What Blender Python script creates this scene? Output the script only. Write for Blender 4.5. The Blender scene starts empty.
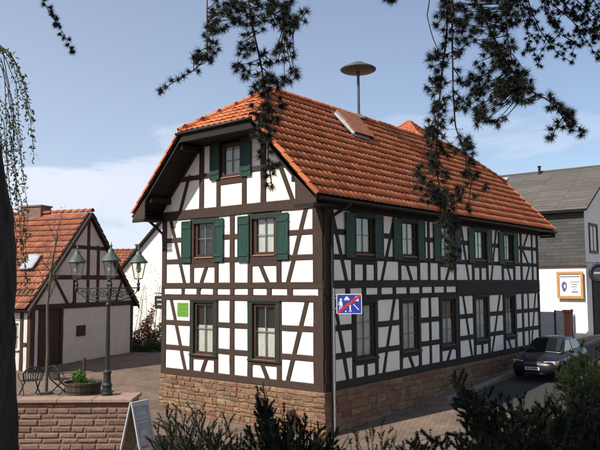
import bpy, bmesh, math, random
import numpy as np
from mathutils import Vector, Matrix, Quaternion

random.seed(7)
rng = np.random.default_rng(11)
SC = bpy.context.scene
COL = SC.collection

# ------------------------------------------------------------------ camera
FPX = 696.0                                   # focal length in pixels of a 600 px wide picture
CAM = Vector((-15.937, -12.154, 3.117))
FWD = Vector((0.77219, 0.63006, 0.08213)).normalized()
RGT = Vector((0.63255, -0.77450, -0.00579)).normalized()
UPV = RGT.cross(FWD).normalized()
cam_data = bpy.data.cameras.new('camera')
cam_data.sensor_width = 36.0
cam_data.lens = 36.0 * FPX / 600.0
cam_data.clip_start = 0.05
cam_data.clip_end = 5000.0
cam = bpy.data.objects.new('camera', cam_data)
COL.objects.link(cam)
cam.matrix_world = Matrix(((RGT.x, UPV.x, -FWD.x, CAM.x), (RGT.y, UPV.y, -FWD.y, CAM.y),
                           (RGT.z, UPV.z, -FWD.z, CAM.z), (0, 0, 0, 1)))
SC.camera = cam

# ------------------------------------------------------------------ sun, sky, exposure
SUN = Vector((-0.70, 0.20, 0.685)).normalized()        # towards the sun
SUN_EL = math.asin(SUN.z)
SUN_AZ = math.atan2(SUN.x, SUN.y)
sl = bpy.data.lights.new('sun', 'SUN')
sl.energy = 5.0
sl.angle = math.radians(0.53)
sl.color = (1.0, 0.93, 0.83)
so = bpy.data.objects.new('sun', sl)
COL.objects.link(so)
so.rotation_euler = (-SUN).to_track_quat('-Z', 'Y').to_euler()
so.location = (-30, 10, 40)

world = bpy.data.worlds.new('World')
SC.world = world
world.use_nodes = True
wn = world.node_tree
wn.nodes.clear()
def N(tree, typ, **kw):
    n = tree.nodes.new(typ)
    for k, v in kw.items():
        setattr(n, k, v)
    return n
w_out = N(wn, 'ShaderNodeOutputWorld')
w_bg = N(wn, 'ShaderNodeBackground')
w_bg.inputs['Strength'].default_value = 0.097
w_sky = N(wn, 'ShaderNodeTexSky', sky_type='NISHITA')
w_sky.sun_disc = False
w_sky.sun_elevation = SUN_EL
w_sky.sun_rotation = SUN_AZ
w_sky.altitude = 200
w_sky.air_density = 1.0
w_sky.dust_density = 0.3
w_sky.ozone_density = 2.6
w_tc = N(wn, 'ShaderNodeTexCoord')
w_sep = N(wn, 'ShaderNodeSeparateXYZ')
wn.links.new(w_tc.outputs['Generated'], w_sep.inputs[0])
# cumulus: direction projected on a cloud layer, soft noise, stronger towards the horizon
w_add = N(wn, 'ShaderNodeMath', operation='ADD'); w_add.inputs[1].default_value = 0.22
wn.links.new(w_sep.outputs['Z'], w_add.inputs[0])
w_div = N(wn, 'ShaderNodeVectorMath', operation='DIVIDE')
w_cmb = N(wn, 'ShaderNodeCombineXYZ')
for k in range(3):
    wn.links.new(w_add.outputs[0], w_cmb.inputs[k])
wn.links.new(w_tc.outputs['Generated'], w_div.inputs[0])
wn.links.new(w_cmb.outputs[0], w_div.inputs[1])
w_map = N(wn, 'ShaderNodeMapping')
w_map.inputs['Location'].default_value = (15.2456, 0.0421, 2.2269)
w_map.inputs['Scale'].default_value = (1.0, 1.0, 0.9)
wn.links.new(w_div.outputs[0], w_map.inputs['Vector'])
w_noi = N(wn, 'ShaderNodeTexNoise')
w_noi.inputs['Scale'].default_value = 1.5
w_noi.inputs['Detail'].default_value = 7
w_noi.inputs['Roughness'].default_value = 0.52
w_noi.inputs['Distortion'].default_value = 0.25
wn.links.new(w_map.outputs[0], w_noi.inputs['Vector'])
w_rmp = N(wn, 'ShaderNodeValToRGB')
w_rmp.color_ramp.elements[0].position = 0.47
w_rmp.color_ramp.elements[0].color = (0, 0, 0, 1)
w_rmp.color_ramp.elements[1].position = 0.57
w_rmp.color_ramp.elements[1].color = (1, 1, 1, 1)
wn.links.new(w_noi.outputs['Fac'], w_rmp.inputs['Fac'])
# thin haze veil low in the sky
w_hz = N(wn, 'ShaderNodeMapRange')
w_hz.inputs['From Min'].default_value = 0.0
w_hz.inputs['From Max'].default_value = 0.45
w_hz.inputs['To Min'].default_value = 0.55
w_hz.inputs['To Max'].default_value = 0.21
wn.links.new(w_sep.outputs['Z'], w_hz.inputs['Value'])
w_lo = N(wn, 'ShaderNodeMapRange')           # clouds sit low
w_lo.inputs['From Min'].default_value = 0.14
w_lo.inputs['From Max'].default_value = 0.33
w_lo.inputs['To Min'].default_value = 1.2
w_lo.inputs['To Max'].default_value = 0.06
wn.links.new(w_sep.outputs['Z'], w_lo.inputs['Value'])
w_mul = N(wn, 'ShaderNodeMath', operation='MULTIPLY')
wn.links.new(w_rmp.outputs['Color'], w_mul.inputs[0])
wn.links.new(w_lo.outputs[0], w_mul.inputs[1])
w_max = N(wn, 'ShaderNodeMath', operation='MAXIMUM')
w_mul2 = N(wn, 'ShaderNodeMath', operation='MULTIPLY')
wn.links.new(w_mul.outputs[0], w_mul2.inputs[0])
wn.links.new(w_mul2.outputs[0], w_max.inputs[0])
# haze is brighter towards the sun
w_dot = N(wn, 'ShaderNodeVectorMath', operation='DOT_PRODUCT')
w_dot.inputs[1].default_value = tuple(SUN)
wn.links.new(w_tc.outputs['Generated'], w_dot.inputs[0])
w_sr = N(wn, 'ShaderNodeMapRange')
w_sr.inputs['From Min'].default_value = -0.8
w_sr.inputs['From Max'].default_value = 0.6
w_sr.inputs['To Min'].default_value = 0.02
w_sr.inputs['To Max'].default_value = 1.75
wn.links.new(w_dot.outputs['Value'], w_sr.inputs['Value'])
w_hm = N(wn, 'ShaderNodeMath', operation='MULTIPLY')
wn.links.new(w_sr.outputs[0], w_hm.inputs[0])
wn.links.new(w_sr.outputs[0], w_mul2.inputs[1])
wn.links.new(w_hz.outputs[0], w_hm.inputs[1])
wn.links.new(w_hm.outputs[0], w_max.inputs[1])
w_mix = N(wn, 'ShaderNodeMix', data_type='RGBA')
w_mix.inputs['B'].default_value = (6.3, 6.75, 7.9, 1)
wn.links.new(w_max.outputs[0], w_mix.inputs['Factor'])
wn.links.new(w_sky.outputs['Color'], w_mix.inputs['A'])
wn.links.new(w_mix.outputs['Result'], w_bg.inputs['Color'])
wn.links.new(w_bg.outputs[0], w_out.inputs['Surface'])

SC.view_settings.view_transform = 'Standard'
SC.view_settings.look = 'None'
SC.view_settings.gamma = 1.0
SC.view_settings.exposure = 0.42
SC.view_settings.use_curve_mapping = False

def ray(x, y):
    """direction through pixel (x, y) of the 600 x 450 photograph, unit depth along the view"""
    return FWD + RGT * ((x - 300.0) / FPX) - UPV * ((y - 225.0) / FPX)
def at(x, y, d):
    return CAM + ray(x, y) * d

# ------------------------------------------------------------------ materials
def mat(name, c1, c2=None, scale=6.0, rough=0.85, bump=0.15, bscale=40.0, rand=0.0, metallic=0.0,
        stretch=None, spec=0.3, detail=5.0, dist=0.01, ramp=None, stain=None, coat=0.0):
    """noise between two colours in object space; 'ramp' picks a colour per piece; 'stain' adds patches"""
    m = bpy.data.materials.new(name)
    m.use_nodes = True
    t = m.node_tree
    b = t.nodes['Principled BSDF']
    b.inputs['Roughness'].default_value = rough
    b.inputs['Metallic'].default_value = metallic
    b.inputs['Specular IOR Level'].default_value = spec
    if coat:
        b.inputs['Coat Weight'].default_value = coat
        b.inputs['Coat Roughness'].default_value = 0.06
    tc = N(t, 'ShaderNodeTexCoord')
    mp = N(t, 'ShaderNodeMapping')
    t.links.new(tc.outputs['Object'], mp.inputs['Vector'])
    if stretch:
        mp.inputs['Scale'].default_value = stretch
    oi = N(t, 'ShaderNodeObjectInfo')
    geo = N(t, 'ShaderNodeNewGeometry')
    ad = N(t, 'ShaderNodeMath', operation='ADD')
    t.links.new(oi.outputs['Random'], ad.inputs[0])
    t.links.new(geo.outputs['Random Per Island'], ad.inputs[1])
    fr = N(t, 'ShaderNodeMath', operation='FRACT')
    t.links.new(ad.outputs[0], fr.inputs[0])
    # shift the texture from piece to piece
    vm = N(t, 'ShaderNodeVectorMath', operation='MULTIPLY_ADD')
    vm.inputs[1].default_value = (1, 1, 1)
    cx = N(t, 'ShaderNodeCombineXYZ')
    ml = N(t, 'ShaderNodeMath', operation='MULTIPLY'); ml.inputs[1].default_value = 37.0
    t.links.new(oi.outputs['Random'], ml.inputs[0])
    for k in range(3):
        t.links.new(ml.outputs[0], cx.inputs[k])
    t.links.new(mp.outputs[0], vm.inputs[0])
    t.links.new(cx.outputs[0], vm.inputs[2])
    no = N(t, 'ShaderNodeTexNoise')
    no.inputs['Scale'].default_value = scale
    no.inputs['Detail'].default_value = detail
    no.inputs['Roughness'].default_value = 0.6
    t.links.new(vm.outputs[0], no.inputs['Vector'])
    c2 = c2 or tuple(x * 0.75 for x in c1)
    mx = N(t, 'ShaderNodeMix', data_type='RGBA')
    mr = N(t, 'ShaderNodeMapRange')
    mr.inputs['From Min'].default_value = 0.3
    mr.inputs['From Max'].default_value = 0.7
    t.links.new(no.outputs['Fac'], mr.inputs['Value'])
    t.links.new(mr.outputs[0], mx.inputs['Factor'])
    mx.inputs['A'].default_value = (*c1, 1)
    mx.inputs['B'].default_value = (*c2, 1)
    col = mx.outputs['Result']
    if ramp:
        rp = N(t, 'ShaderNodeValToRGB')
        rp.color_ramp.interpolation = 'LINEAR'
        el = rp.color_ramp.elements
        while len(el) < len(ramp):
            el.new(0.5)
        for i, c in enumerate(ramp):
            el[i].position = i / (len(ramp) - 1)
            el[i].color = (*c, 1)
        t.links.new(fr.outputs[0], rp.inputs['Fac'])
        m2 = N(t, 'ShaderNodeMix', data_type='RGBA', blend_type='MULTIPLY')
        m2.inputs['Factor'].default_value = 1.0
        t.links.new(rp.outputs['Color'], m2.inputs['A'])
        t.links.new(col, m2.inputs['B'])
        col = m2.outputs['Result']
    if rand:
        hs = N(t, 'ShaderNodeHueSaturation')
        rr = N(t, 'ShaderNodeMapRange')
        rr.inputs['To Min'].default_value = 1 - rand
        rr.inputs['To Max'].default_value = 1 + rand
        t.links.new(fr.outputs[0], rr.inputs['Value'])
        t.links.new(rr.outputs[0], hs.inputs['Value'])
        t.links.new(col, hs.inputs['Color'])
        col = hs.outputs['Color']
    if stain:
        sc_, sstr, scol = stain[:3]
        smp = N(t, 'ShaderNodeMapping')
        smp.inputs['Scale'].default_value = stain[3] if len(stain) > 3 else (1, 1, 1)
        n2 = N(t, 'ShaderNodeTexNoise')
        n2.inputs['Scale'].default_value = sc_
        n2.inputs['Detail'].default_value = 8
        n2.inputs['Roughness'].default_value = 0.65
        gp = N(t, 'ShaderNodeNewGeometry')
        t.links.new(gp.outputs['Position'], smp.inputs['Vector'])
        t.links.new(smp.outputs[0], n2.inputs['Vector'])
        sr = N(t, 'ShaderNodeMapRange')
        sr.inputs['From Min'].default_value = 0.48
        sr.inputs['From Max'].default_value = 0.72
        sr.inputs['To Max'].default_value = sstr
        t.links.new(n2.outputs['Fac'], sr.inputs['Value'])
        m3 = N(t, 'ShaderNodeMix', data_type='RGBA')
        m3.inputs['B'].default_value = (*scol, 1)
        t.links.new(sr.outputs[0], m3.inputs['Factor'])
        t.links.new(col, m3.inputs['A'])
        col = m3.outputs['Result']
    t.links.new(col, b.inputs['Base Color'])
    if bump:
        nb = N(t, 'ShaderNodeTexNoise')
        nb.inputs['Scale'].default_value = bscale
        nb.inputs['Detail'].default_value = 4
        t.links.new(vm.outputs[0], nb.inputs['Vector'])
        bp = N(t, 'ShaderNodeBump')
        bp.inputs['Strength'].default_value = bump
        bp.inputs['Distance'].default_value = dist
        t.links.new(nb.outputs['Fac'], bp.inputs['Height'])
        t.links.new(bp.outputs[0], b.inputs['Normal'])
    return m

def leaf_mat(name, c1, c2, trans=0.35, rough=0.55):
    m = mat(name, c1, c2, scale=2.5, rough=rough, bump=0, rand=0.35, spec=0.25)
    t = m.node_tree
    b = t.nodes['Principled BSDF']
    out = [n for n in t.nodes if n.type == 'OUTPUT_MATERIAL'][0]
    tr = N(t, 'ShaderNodeBsdfTranslucent')
    src = b.inputs['Base Color'].links[0].from_socket
    t.links.new(src, tr.inputs['Color'])
    ms = N(t, 'ShaderNodeMixShader')
    ms.inputs[0].default_value = trans
    t.links.new(b.outputs[0], ms.inputs[1])
    t.links.new(tr.outputs[0], ms.inputs[2])
    t.links.new(ms.outputs[0], out.inputs['Surface'])
    return m

def glass_mat(name, tint=(1, 1, 1), refl=1.0):
    m = bpy.data.materials.new(name)
    m.use_nodes = True
    t = m.node_tree
    t.nodes.clear()
    out = N(t, 'ShaderNodeOutputMaterial')
    tr = N(t, 'ShaderNodeBsdfTransparent'); tr.inputs['Color'].default_value = (*tint, 1)
    gl = N(t, 'ShaderNodeBsdfGlossy'); gl.inputs['Roughness'].default_value = 0.015
    lw = N(t, 'ShaderNodeLayerWeight'); lw.inputs['Blend'].default_value = 0.5
    pw = N(t, 'ShaderNodeMath', operation='POWER'); pw.inputs[1].default_value = 4.0
    t.links.new(lw.outputs['Facing'], pw.inputs[0])
    fr = N(t, 'ShaderNodeMath', operation='MULTIPLY_ADD'); fr.inputs[1].default_value = 0.93; fr.inputs[2].default_value = 0.045
    t.links.new(pw.outputs[0], fr.inputs[0])
    nz = N(t, 'ShaderNodeTexNoise'); nz.inputs['Scale'].default_value = 2.2
    tc = N(t, 'ShaderNodeTexCoord')
    t.links.new(tc.outputs['Object'], nz.inputs['Vector'])
    bp = N(t, 'ShaderNodeBump'); bp.inputs['Strength'].default_value = 0.05; bp.inputs['Distance'].default_value = 0.02
    t.links.new(nz.outputs['Fac'], bp.inputs['Height'])
    t.links.new(bp.outputs[0], gl.inputs['Normal'])
    ml = N(t, 'ShaderNodeMath', operation='MULTIPLY'); ml.inputs[1].default_value = refl
    ml.use_clamp = True
    t.links.new(fr.outputs[0], ml.inputs[0])
    mx = N(t, 'ShaderNodeMixShader')
    t.links.new(ml.outputs[0], mx.inputs[0])
    t.links.new(tr.outputs[0], mx.inputs[1])
    t.links.new(gl.outputs[0], mx.inputs[2])
    t.links.new(mx.outputs[0], out.inputs['Surface'])
    return m

def brick_ground_mat(name, c1, c2, mortar, bw=0.21, bh=0.105):
    m = bpy.data.materials.new(name)
    m.use_nodes = True
    t = m.node_tree
    b = t.nodes['Principled BSDF']
    b.inputs['Roughness'].default_value = 0.9
    b.inputs['Specular IOR Level'].default_value = 0.2
    g = N(t, 'ShaderNodeNewGeometry')
    mp = N(t, 'ShaderNodeMapping')
    mp.inputs['Rotation'].default_value = (0, 0, 0.4)
    t.links.new(g.outputs['Position'], mp.inputs['Vector'])
    br = N(t, 'ShaderNodeTexBrick')
    br.inputs['Scale'].default_value = 1.0
    br.inputs['Brick Width'].default_value = bw
    br.inputs['Row Height'].default_value = bh
    br.inputs['Mortar Size'].default_value = 0.009
    br.inputs['Mortar Smooth'].default_value = 0.3
    br.inputs['Color1'].default_value = (*c1, 1)
    br.inputs['Color2'].default_value = (*c2, 1)
    br.inputs['Mortar'].default_value = (*mortar, 1)
    t.links.new(mp.outputs[0], br.inputs['Vector'])
    no = N(t, 'ShaderNodeTexNoise')
    no.inputs['Scale'].default_value = 0.8
    no.inputs['Detail'].default_value = 8
    no.inputs['Roughness'].default_value = 0.65
    t.links.new(g.outputs['Position'], no.inputs['Vector'])
    rr = N(t, 'ShaderNodeMapRange')
    rr.inputs['From Min'].default_value = 0.3
    rr.inputs['From Max'].default_value = 0.7
    rr.inputs['To Min'].default_value = 0.65
    rr.inputs['To Max'].default_value = 1.2
    t.links.new(no.outputs['Fac'], rr.inputs['Value'])
    hs = N(t, 'ShaderNodeHueSaturation')
    t.links.new(rr.outputs[0], hs.inputs['Value'])
    t.links.new(br.outputs['Color'], hs.inputs['Color'])
    t.links.new(hs.outputs['Color'], b.inputs['Base Color'])
    bp = N(t, 'ShaderNodeBump')
    bp.inputs['Strength'].default_value = 0.5
    bp.inputs['Distance'].default_value = 0.008
    iv = N(t, 'ShaderNodeMath', operation='SUBTRACT'); iv.inputs[0].default_value = 1.0
    t.links.new(br.outputs['Fac'], iv.inputs[1])
    t.links.new(iv.outputs[0], bp.inputs['Height'])
    t.links.new(bp.outputs[0], b.inputs['Normal'])
    return m

MAT = {}
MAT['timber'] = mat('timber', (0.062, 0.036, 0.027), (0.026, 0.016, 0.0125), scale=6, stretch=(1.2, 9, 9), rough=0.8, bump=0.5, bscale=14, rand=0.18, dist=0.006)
MAT['timber_shade'] = mat('timber_shaded_side', (0.044, 0.031, 0.022), (0.020, 0.014, 0.011), scale=5, stretch=(1.2, 9, 9), rough=0.8, bump=0.5, bscale=14, rand=0.18, dist=0.006)  # darker copy of timber: the long facade's shade is put into the colour
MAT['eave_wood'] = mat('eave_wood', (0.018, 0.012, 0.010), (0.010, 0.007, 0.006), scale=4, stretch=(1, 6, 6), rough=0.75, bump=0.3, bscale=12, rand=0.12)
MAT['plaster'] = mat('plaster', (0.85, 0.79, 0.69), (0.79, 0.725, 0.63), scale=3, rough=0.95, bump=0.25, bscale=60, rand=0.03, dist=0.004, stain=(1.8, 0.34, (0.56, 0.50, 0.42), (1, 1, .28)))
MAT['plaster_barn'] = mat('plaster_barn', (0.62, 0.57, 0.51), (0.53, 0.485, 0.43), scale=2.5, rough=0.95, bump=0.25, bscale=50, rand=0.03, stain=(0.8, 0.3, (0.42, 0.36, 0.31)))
MAT['plaster_white'] = mat('plaster_white', (0.82, 0.78, 0.70), (0.75, 0.71, 0.63), scale=1.5, rough=0.95, bump=0.2, bscale=40, stain=(0.5, 0.2, (0.55, 0.52, 0.47)))
MAT['core'] = mat('inner_wall', (0.022, 0.020, 0.018), (0.015, 0.013, 0.012), rough=0.95)
TILE_RAMP = [(0.46, 0.128, 0.045), (0.52, 0.165, 0.065), (0.40, 0.10, 0.036), (0.55, 0.195, 0.085), (0.48, 0.132, 0.048), (0.34, 0.085, 0.035)]
MAT['tile'] = mat('roof_tile_clay', (1.0, 1.0, 1.0), (0.82, 0.80, 0.78), scale=9, rough=0.75, bump=0.25, bscale=50, ramp=TILE_RAMP, stain=(1.1, 0.42, (0.20, 0.085, 0.05)), spec=0.25)
OLD_RAMP = [(0.36, 0.12, 0.062), (0.28, 0.085, 0.045), (0.43, 0.17, 0.095), (0.23, 0.075, 0.045), (0.38, 0.13, 0.068)]
MAT['tile_old'] = mat('roof_tile_weathered', (1.0, 1.0, 1.0), (0.6, 0.58, 0.56), scale=6, rough=0.85, bump=0.3, bscale=40, ramp=OLD_RAMP, stain=(1.2, 0.5, (0.12, 0.07, 0.045)))
STONE_RAMP = [(0.25, 0.108, 0.064), (0.29, 0.195, 0.10), (0.21, 0.115, 0.076), (0.33, 0.235, 0.13), (0.26, 0.115, 0.068), (0.28, 0.20, 0.125), (0.18, 0.088, 0.06), (0.27, 0.18, 0.096), (0.165, 0.105, 0.075)]
MAT['stone'] = mat('plinth_sandstone', (1, 1, 1), (0.55, 0.50, 0.46), scale=12, rough=0.95, bump=0.8, bscale=28, ramp=STONE_RAMP, dist=0.02, stain=(1.7, 0.65, (0.10, 0.072, 0.05)))
RED_RAMP = [(0.23, 0.145, 0.11), (0.18, 0.11, 0.083), (0.265, 0.17, 0.13), (0.20, 0.125, 0.095), (0.25, 0.155, 0.115)]
MAT['redstone'] = mat('red_sandstone', (1, 1, 1), (0.66, 0.63, 0.62), scale=10, rough=0.95, bump=0.8, bscale=30, ramp=RED_RAMP, dist=0.02, stain=(2.5, 0.35, (0.13, 0.08, 0.06)))
MAT['mortar'] = mat('mortar', (0.22, 0.165, 0.12), (0.14, 0.10, 0.075), scale=10, rough=1.0, bump=0.5)
MAT['coping'] = mat('coping_sandstone', (0.33, 0.225, 0.17), (0.25, 0.165, 0.125), scale=7, rough=0.95, bump=0.4, bscale=40, rand=0.1)
MAT['shutter'] = mat('shutter_green', (0.016, 0.052, 0.037), (0.011, 0.036, 0.026), scale=4, stretch=(1, 1, .2), rough=0.55, bump=0.15, rand=0.08)
MAT['trim_green'] = mat('trim_green', (0.020, 0.030, 0.020), (0.013, 0.020, 0.014), scale=6, rough=0.65, bump=0.2)
MAT['frame_brown'] = mat('window_frame_brown', (0.060, 0.028, 0.020), (0.038, 0.018, 0.013), scale=6, rough=0.5, bump=0.15)
MAT['sill_wood'] = mat('sill_wood', (0.28, 0.14, 0.08), (0.20, 0.095, 0.055), scale=8, stretch=(4, 1, 4), rough=0.6, bump=0.15)
MAT['muntin'] = mat('glazing_bar', (0.16, 0.19, 0.16), (0.11, 0.13, 0.11), rough=0.5, bump=0)
MAT['glass'] = glass_mat('window_glass', (0.93, 0.95, 0.93), 0.9)
MAT['curtain'] = mat('curtain', (0.62, 0.60, 0.56), (0.44, 0.43, 0.40), scale=3, stretch=(6, 6, 1), rough=0.95, bump=0)
MAT['gutter'] = mat('gutter_metal', (0.016, 0.016, 0.017), (0.026, 0.025, 0.025), scale=6, rough=0.5, bump=0.1)
MAT['zinc'] = mat('zinc', (0.34, 0.34, 0.34), (0.20, 0.20, 0.20), scale=5, rough=0.42, bump=0.1, metallic=0.6)
MAT['siren'] = mat('siren_grey', (0.085, 0.088, 0.080), (0.055, 0.057, 0.052), scale=4, rough=0.55, bump=0.1)
MAT['iron'] = mat('cast_iron', (0.028, 0.031, 0.029), (0.018, 0.02, 0.019), scale=8, rough=0.5, bump=0.2)
MAT['lamp_green'] = mat('lamp_roof_verdigris', (0.075, 0.095, 0.082), (0.04, 0.052, 0.046), scale=9, rough=0.5, bump=0.15, spec=0.5)
MAT['lamp_glass'] = glass_mat('lamp_glass', (0.97, 0.98, 0.97), 1.0)
MAT['opal'] = mat('lamp_opal', (0.55, 0.55, 0.50), (0.42, 0.42, 0.38), rough=0.4, bump=0)
MAT['galv'] = mat('galvanised_steel', (0.24, 0.245, 0.24), (0.17, 0.175, 0.17), scale=10, rough=0.5, metallic=0.4, bump=0.05)
MAT['sign_blue'] = mat('sign_blue', (0.03, 0.055, 0.32), (0.025, 0.045, 0.27), rough=0.35, bump=0)
MAT['sign_white'] = mat('sign_white', (0.74, 0.74, 0.73), (0.62, 0.62, 0.60), rough=0.4, bump=0)
MAT['sign_red'] = mat('sign_red', (0.52, 0.035, 0.045), (0.45, 0.03, 0.04), rough=0.4, bump=0)
MAT['poster_green'] = mat('poster_green', (0.13, 0.30, 0.035), (0.11, 0.26, 0.03), rough=0.5, bump=0)
MAT['poster_ink'] = mat('poster_ink', (0.08, 0.19, 0.025), (0.07, 0.17, 0.02), rough=0.6, bump=0)
MAT['ink'] = mat('sign_ink', (0.05, 0.055, 0.09), (0.04, 0.045, 0.075), rough=0.6, bump=0)
MAT['ink_violet'] = mat('sign_violet', (0.12, 0.11, 0.25), (0.08, 0.075, 0.18), scale=20, rough=0.6, bump=0)
MAT['ink_pale'] = mat('sign_grey', (0.42, 0.42, 0.42), (0.34, 0.34, 0.34), rough=0.6, bump=0)
MAT['board_worn'] = mat('worn_board', (0.36, 0.34, 0.31), (0.24, 0.225, 0.205), scale=4, rough=0.8, bump=0.1, stain=(5, .4, (0.28, 0.25, 0.22)))
MAT['oak'] = mat('sign_frame_oak', (0.50, 0.27, 0.10), (0.40, 0.20, 0.07), scale=8, rough=0.6, bump=0.15)
MAT['slate'] = mat('slate_cladding', (0.072, 0.070, 0.068), (0.05, 0.048, 0.047), scale=5, rough=0.8, bump=0.3, bscale=30, rand=0.22)
MAT['grey_roof'] = mat('fibre_cement_roof', (0.115, 0.105, 0.092), (0.08, 0.073, 0.065), scale=1.2, rough=0.9, bump=0.3, bscale=30, rand=0.12, stain=(0.7, 0.4, (0.085, 0.08, 0.07)))
MAT['dark_wood'] = mat('dark_wood', (0.06, 0.033, 0.024), (0.04, 0.022, 0.017), scale=5, stretch=(6, 6, 1), rough=0.75, bump=0.3, rand=0.2)
MAT['red_post'] = mat('red_stone_post', (0.36, 0.12, 0.08), (0.28, 0.09, 0.06), scale=9, rough=0.9, bump=0.4)
MAT['car_paint'] = mat('car_paint', (0.008, 0.009, 0.011), (0.006, 0.007, 0.009), scale=2, rough=0.38, bump=0, spec=0.4, coat=0.25)
MAT['car_glass'] = mat('car_glass', (0.012, 0.014, 0.016), (0.01, 0.012, 0.014), rough=0.04, bump=0, spec=0.8)
MAT['rubber'] = mat('rubber', (0.018, 0.018, 0.018), (0.012, 0.012, 0.012), rough=0.85, bump=0.1)
MAT['alloy'] = mat('wheel_alloy', (0.42, 0.43, 0.44), (0.34, 0.35, 0.36), rough=0.35, metallic=0.7, bump=0)
MAT['head_glass'] = mat('headlight_glass', (0.42, 0.44, 0.46), (0.30, 0.32, 0.34), scale=20, rough=0.12, bump=0, spec=0.8)
MAT['black_plastic'] = mat('black_plastic', (0.014, 0.014, 0.015), (0.02, 0.02, 0.02), rough=0.6, bump=0)
MAT['plate'] = mat('number_plate', (0.62, 0.62, 0.60), (0.55, 0.55, 0.53), rough=0.5, bump=0)
MAT['tub'] = mat('tub_oak', (0.10, 0.065, 0.045), (0.065, 0.042, 0.03), scale=6, stretch=(5, 5, 1), rough=0.85, bump=0.4, rand=0.2)
MAT['soil'] = mat('soil', (0.045, 0.032, 0.022), (0.028, 0.02, 0.014), scale=14, rough=1.0, bump=0.8)
MAT['bark'] = mat('bark', (0.060, 0.046, 0.038), (0.022, 0.017, 0.015), scale=8, stretch=(2.2, 2.2, 0.5), rough=0.95, bump=1.0, bscale=9, dist=0.04)
MAT['twig'] = mat('twig_bark', (0.055, 0.042, 0.032), (0.035, 0.027, 0.021), scale=20, rough=0.9, bump=0.3)
MAT['young_bark'] = mat('young_bark', (0.12, 0.095, 0.07), (0.08, 0.062, 0.046), scale=14, rough=0.9, bump=0.3)
MAT['cedar'] = leaf_mat('cedar_needles', (0.020, 0.024, 0.014), (0.010, 0.011, 0.007), 0.1)
MAT['larch'] = leaf_mat('beech_leaves', (0.040, 0.055, 0.026), (0.026, 0.034, 0.016), 0.2)
MAT['willow'] = leaf_mat('willow_leaves', (0.11, 0.125, 0.045), (0.065, 0.075, 0.028), 0.35)
MAT['yew'] = leaf_mat('yew_needles', (0.016, 0.023, 0.011), (0.009, 0.013, 0.006), 0.12)
MAT['juniper'] = leaf_mat('juniper_needles', (0.17, 0.19, 0.055), (0.10, 0.12, 0.035), 0.35)
MAT['broom'] = leaf_mat('broom_leaves', (0.095, 0.098, 0.058), (0.055, 0.058, 0.034), 0.3)
MAT['hedge'] = leaf_mat('hedge_leaves', (0.05, 0.085, 0.022), (0.03, 0.055, 0.014), 0.3)
MAT['blossom'] = leaf_mat('spring_leaves', (0.22, 0.28, 0.10), (0.14, 0.20, 0.06), 0.45)
MAT['copper_leaf'] = leaf_mat('copper_leaves', (0.10, 0.035, 0.03), (0.06, 0.022, 0.02), 0.25)
MAT['tub_leaf'] = leaf_mat('tub_leaves', (0.12, 0.24, 0.04), (0.07, 0.15, 0.025), 0.35)
MAT['ivy'] = leaf_mat('bank_leaves', (0.06, 0.075, 0.03), (0.035, 0.045, 0.018), 0.25)
MAT['pavers'] = brick_ground_mat('pavers', (0.215, 0.155, 0.118), (0.165, 0.115, 0.085), (0.07, 0.056, 0.045))
MAT['asphalt'] = mat('asphalt', (0.042, 0.040, 0.038), (0.030, 0.029, 0.027), scale=3, rough=0.95, bump=0.5, bscale=120, stain=(0.7, 0.3, (0.085, 0.078, 0.07)))
MAT['kerb'] = mat('kerb_stone', (0.23, 0.21, 0.18), (0.17, 0.155, 0.135), scale=9, rough=0.95, bump=0.4, rand=0.12)
MAT['bank_soil'] = mat('bank_soil', (0.07, 0.055, 0.036), (0.045, 0.04, 0.022), scale=4, rough=1.0, bump=0.8, bscale=20)

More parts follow.
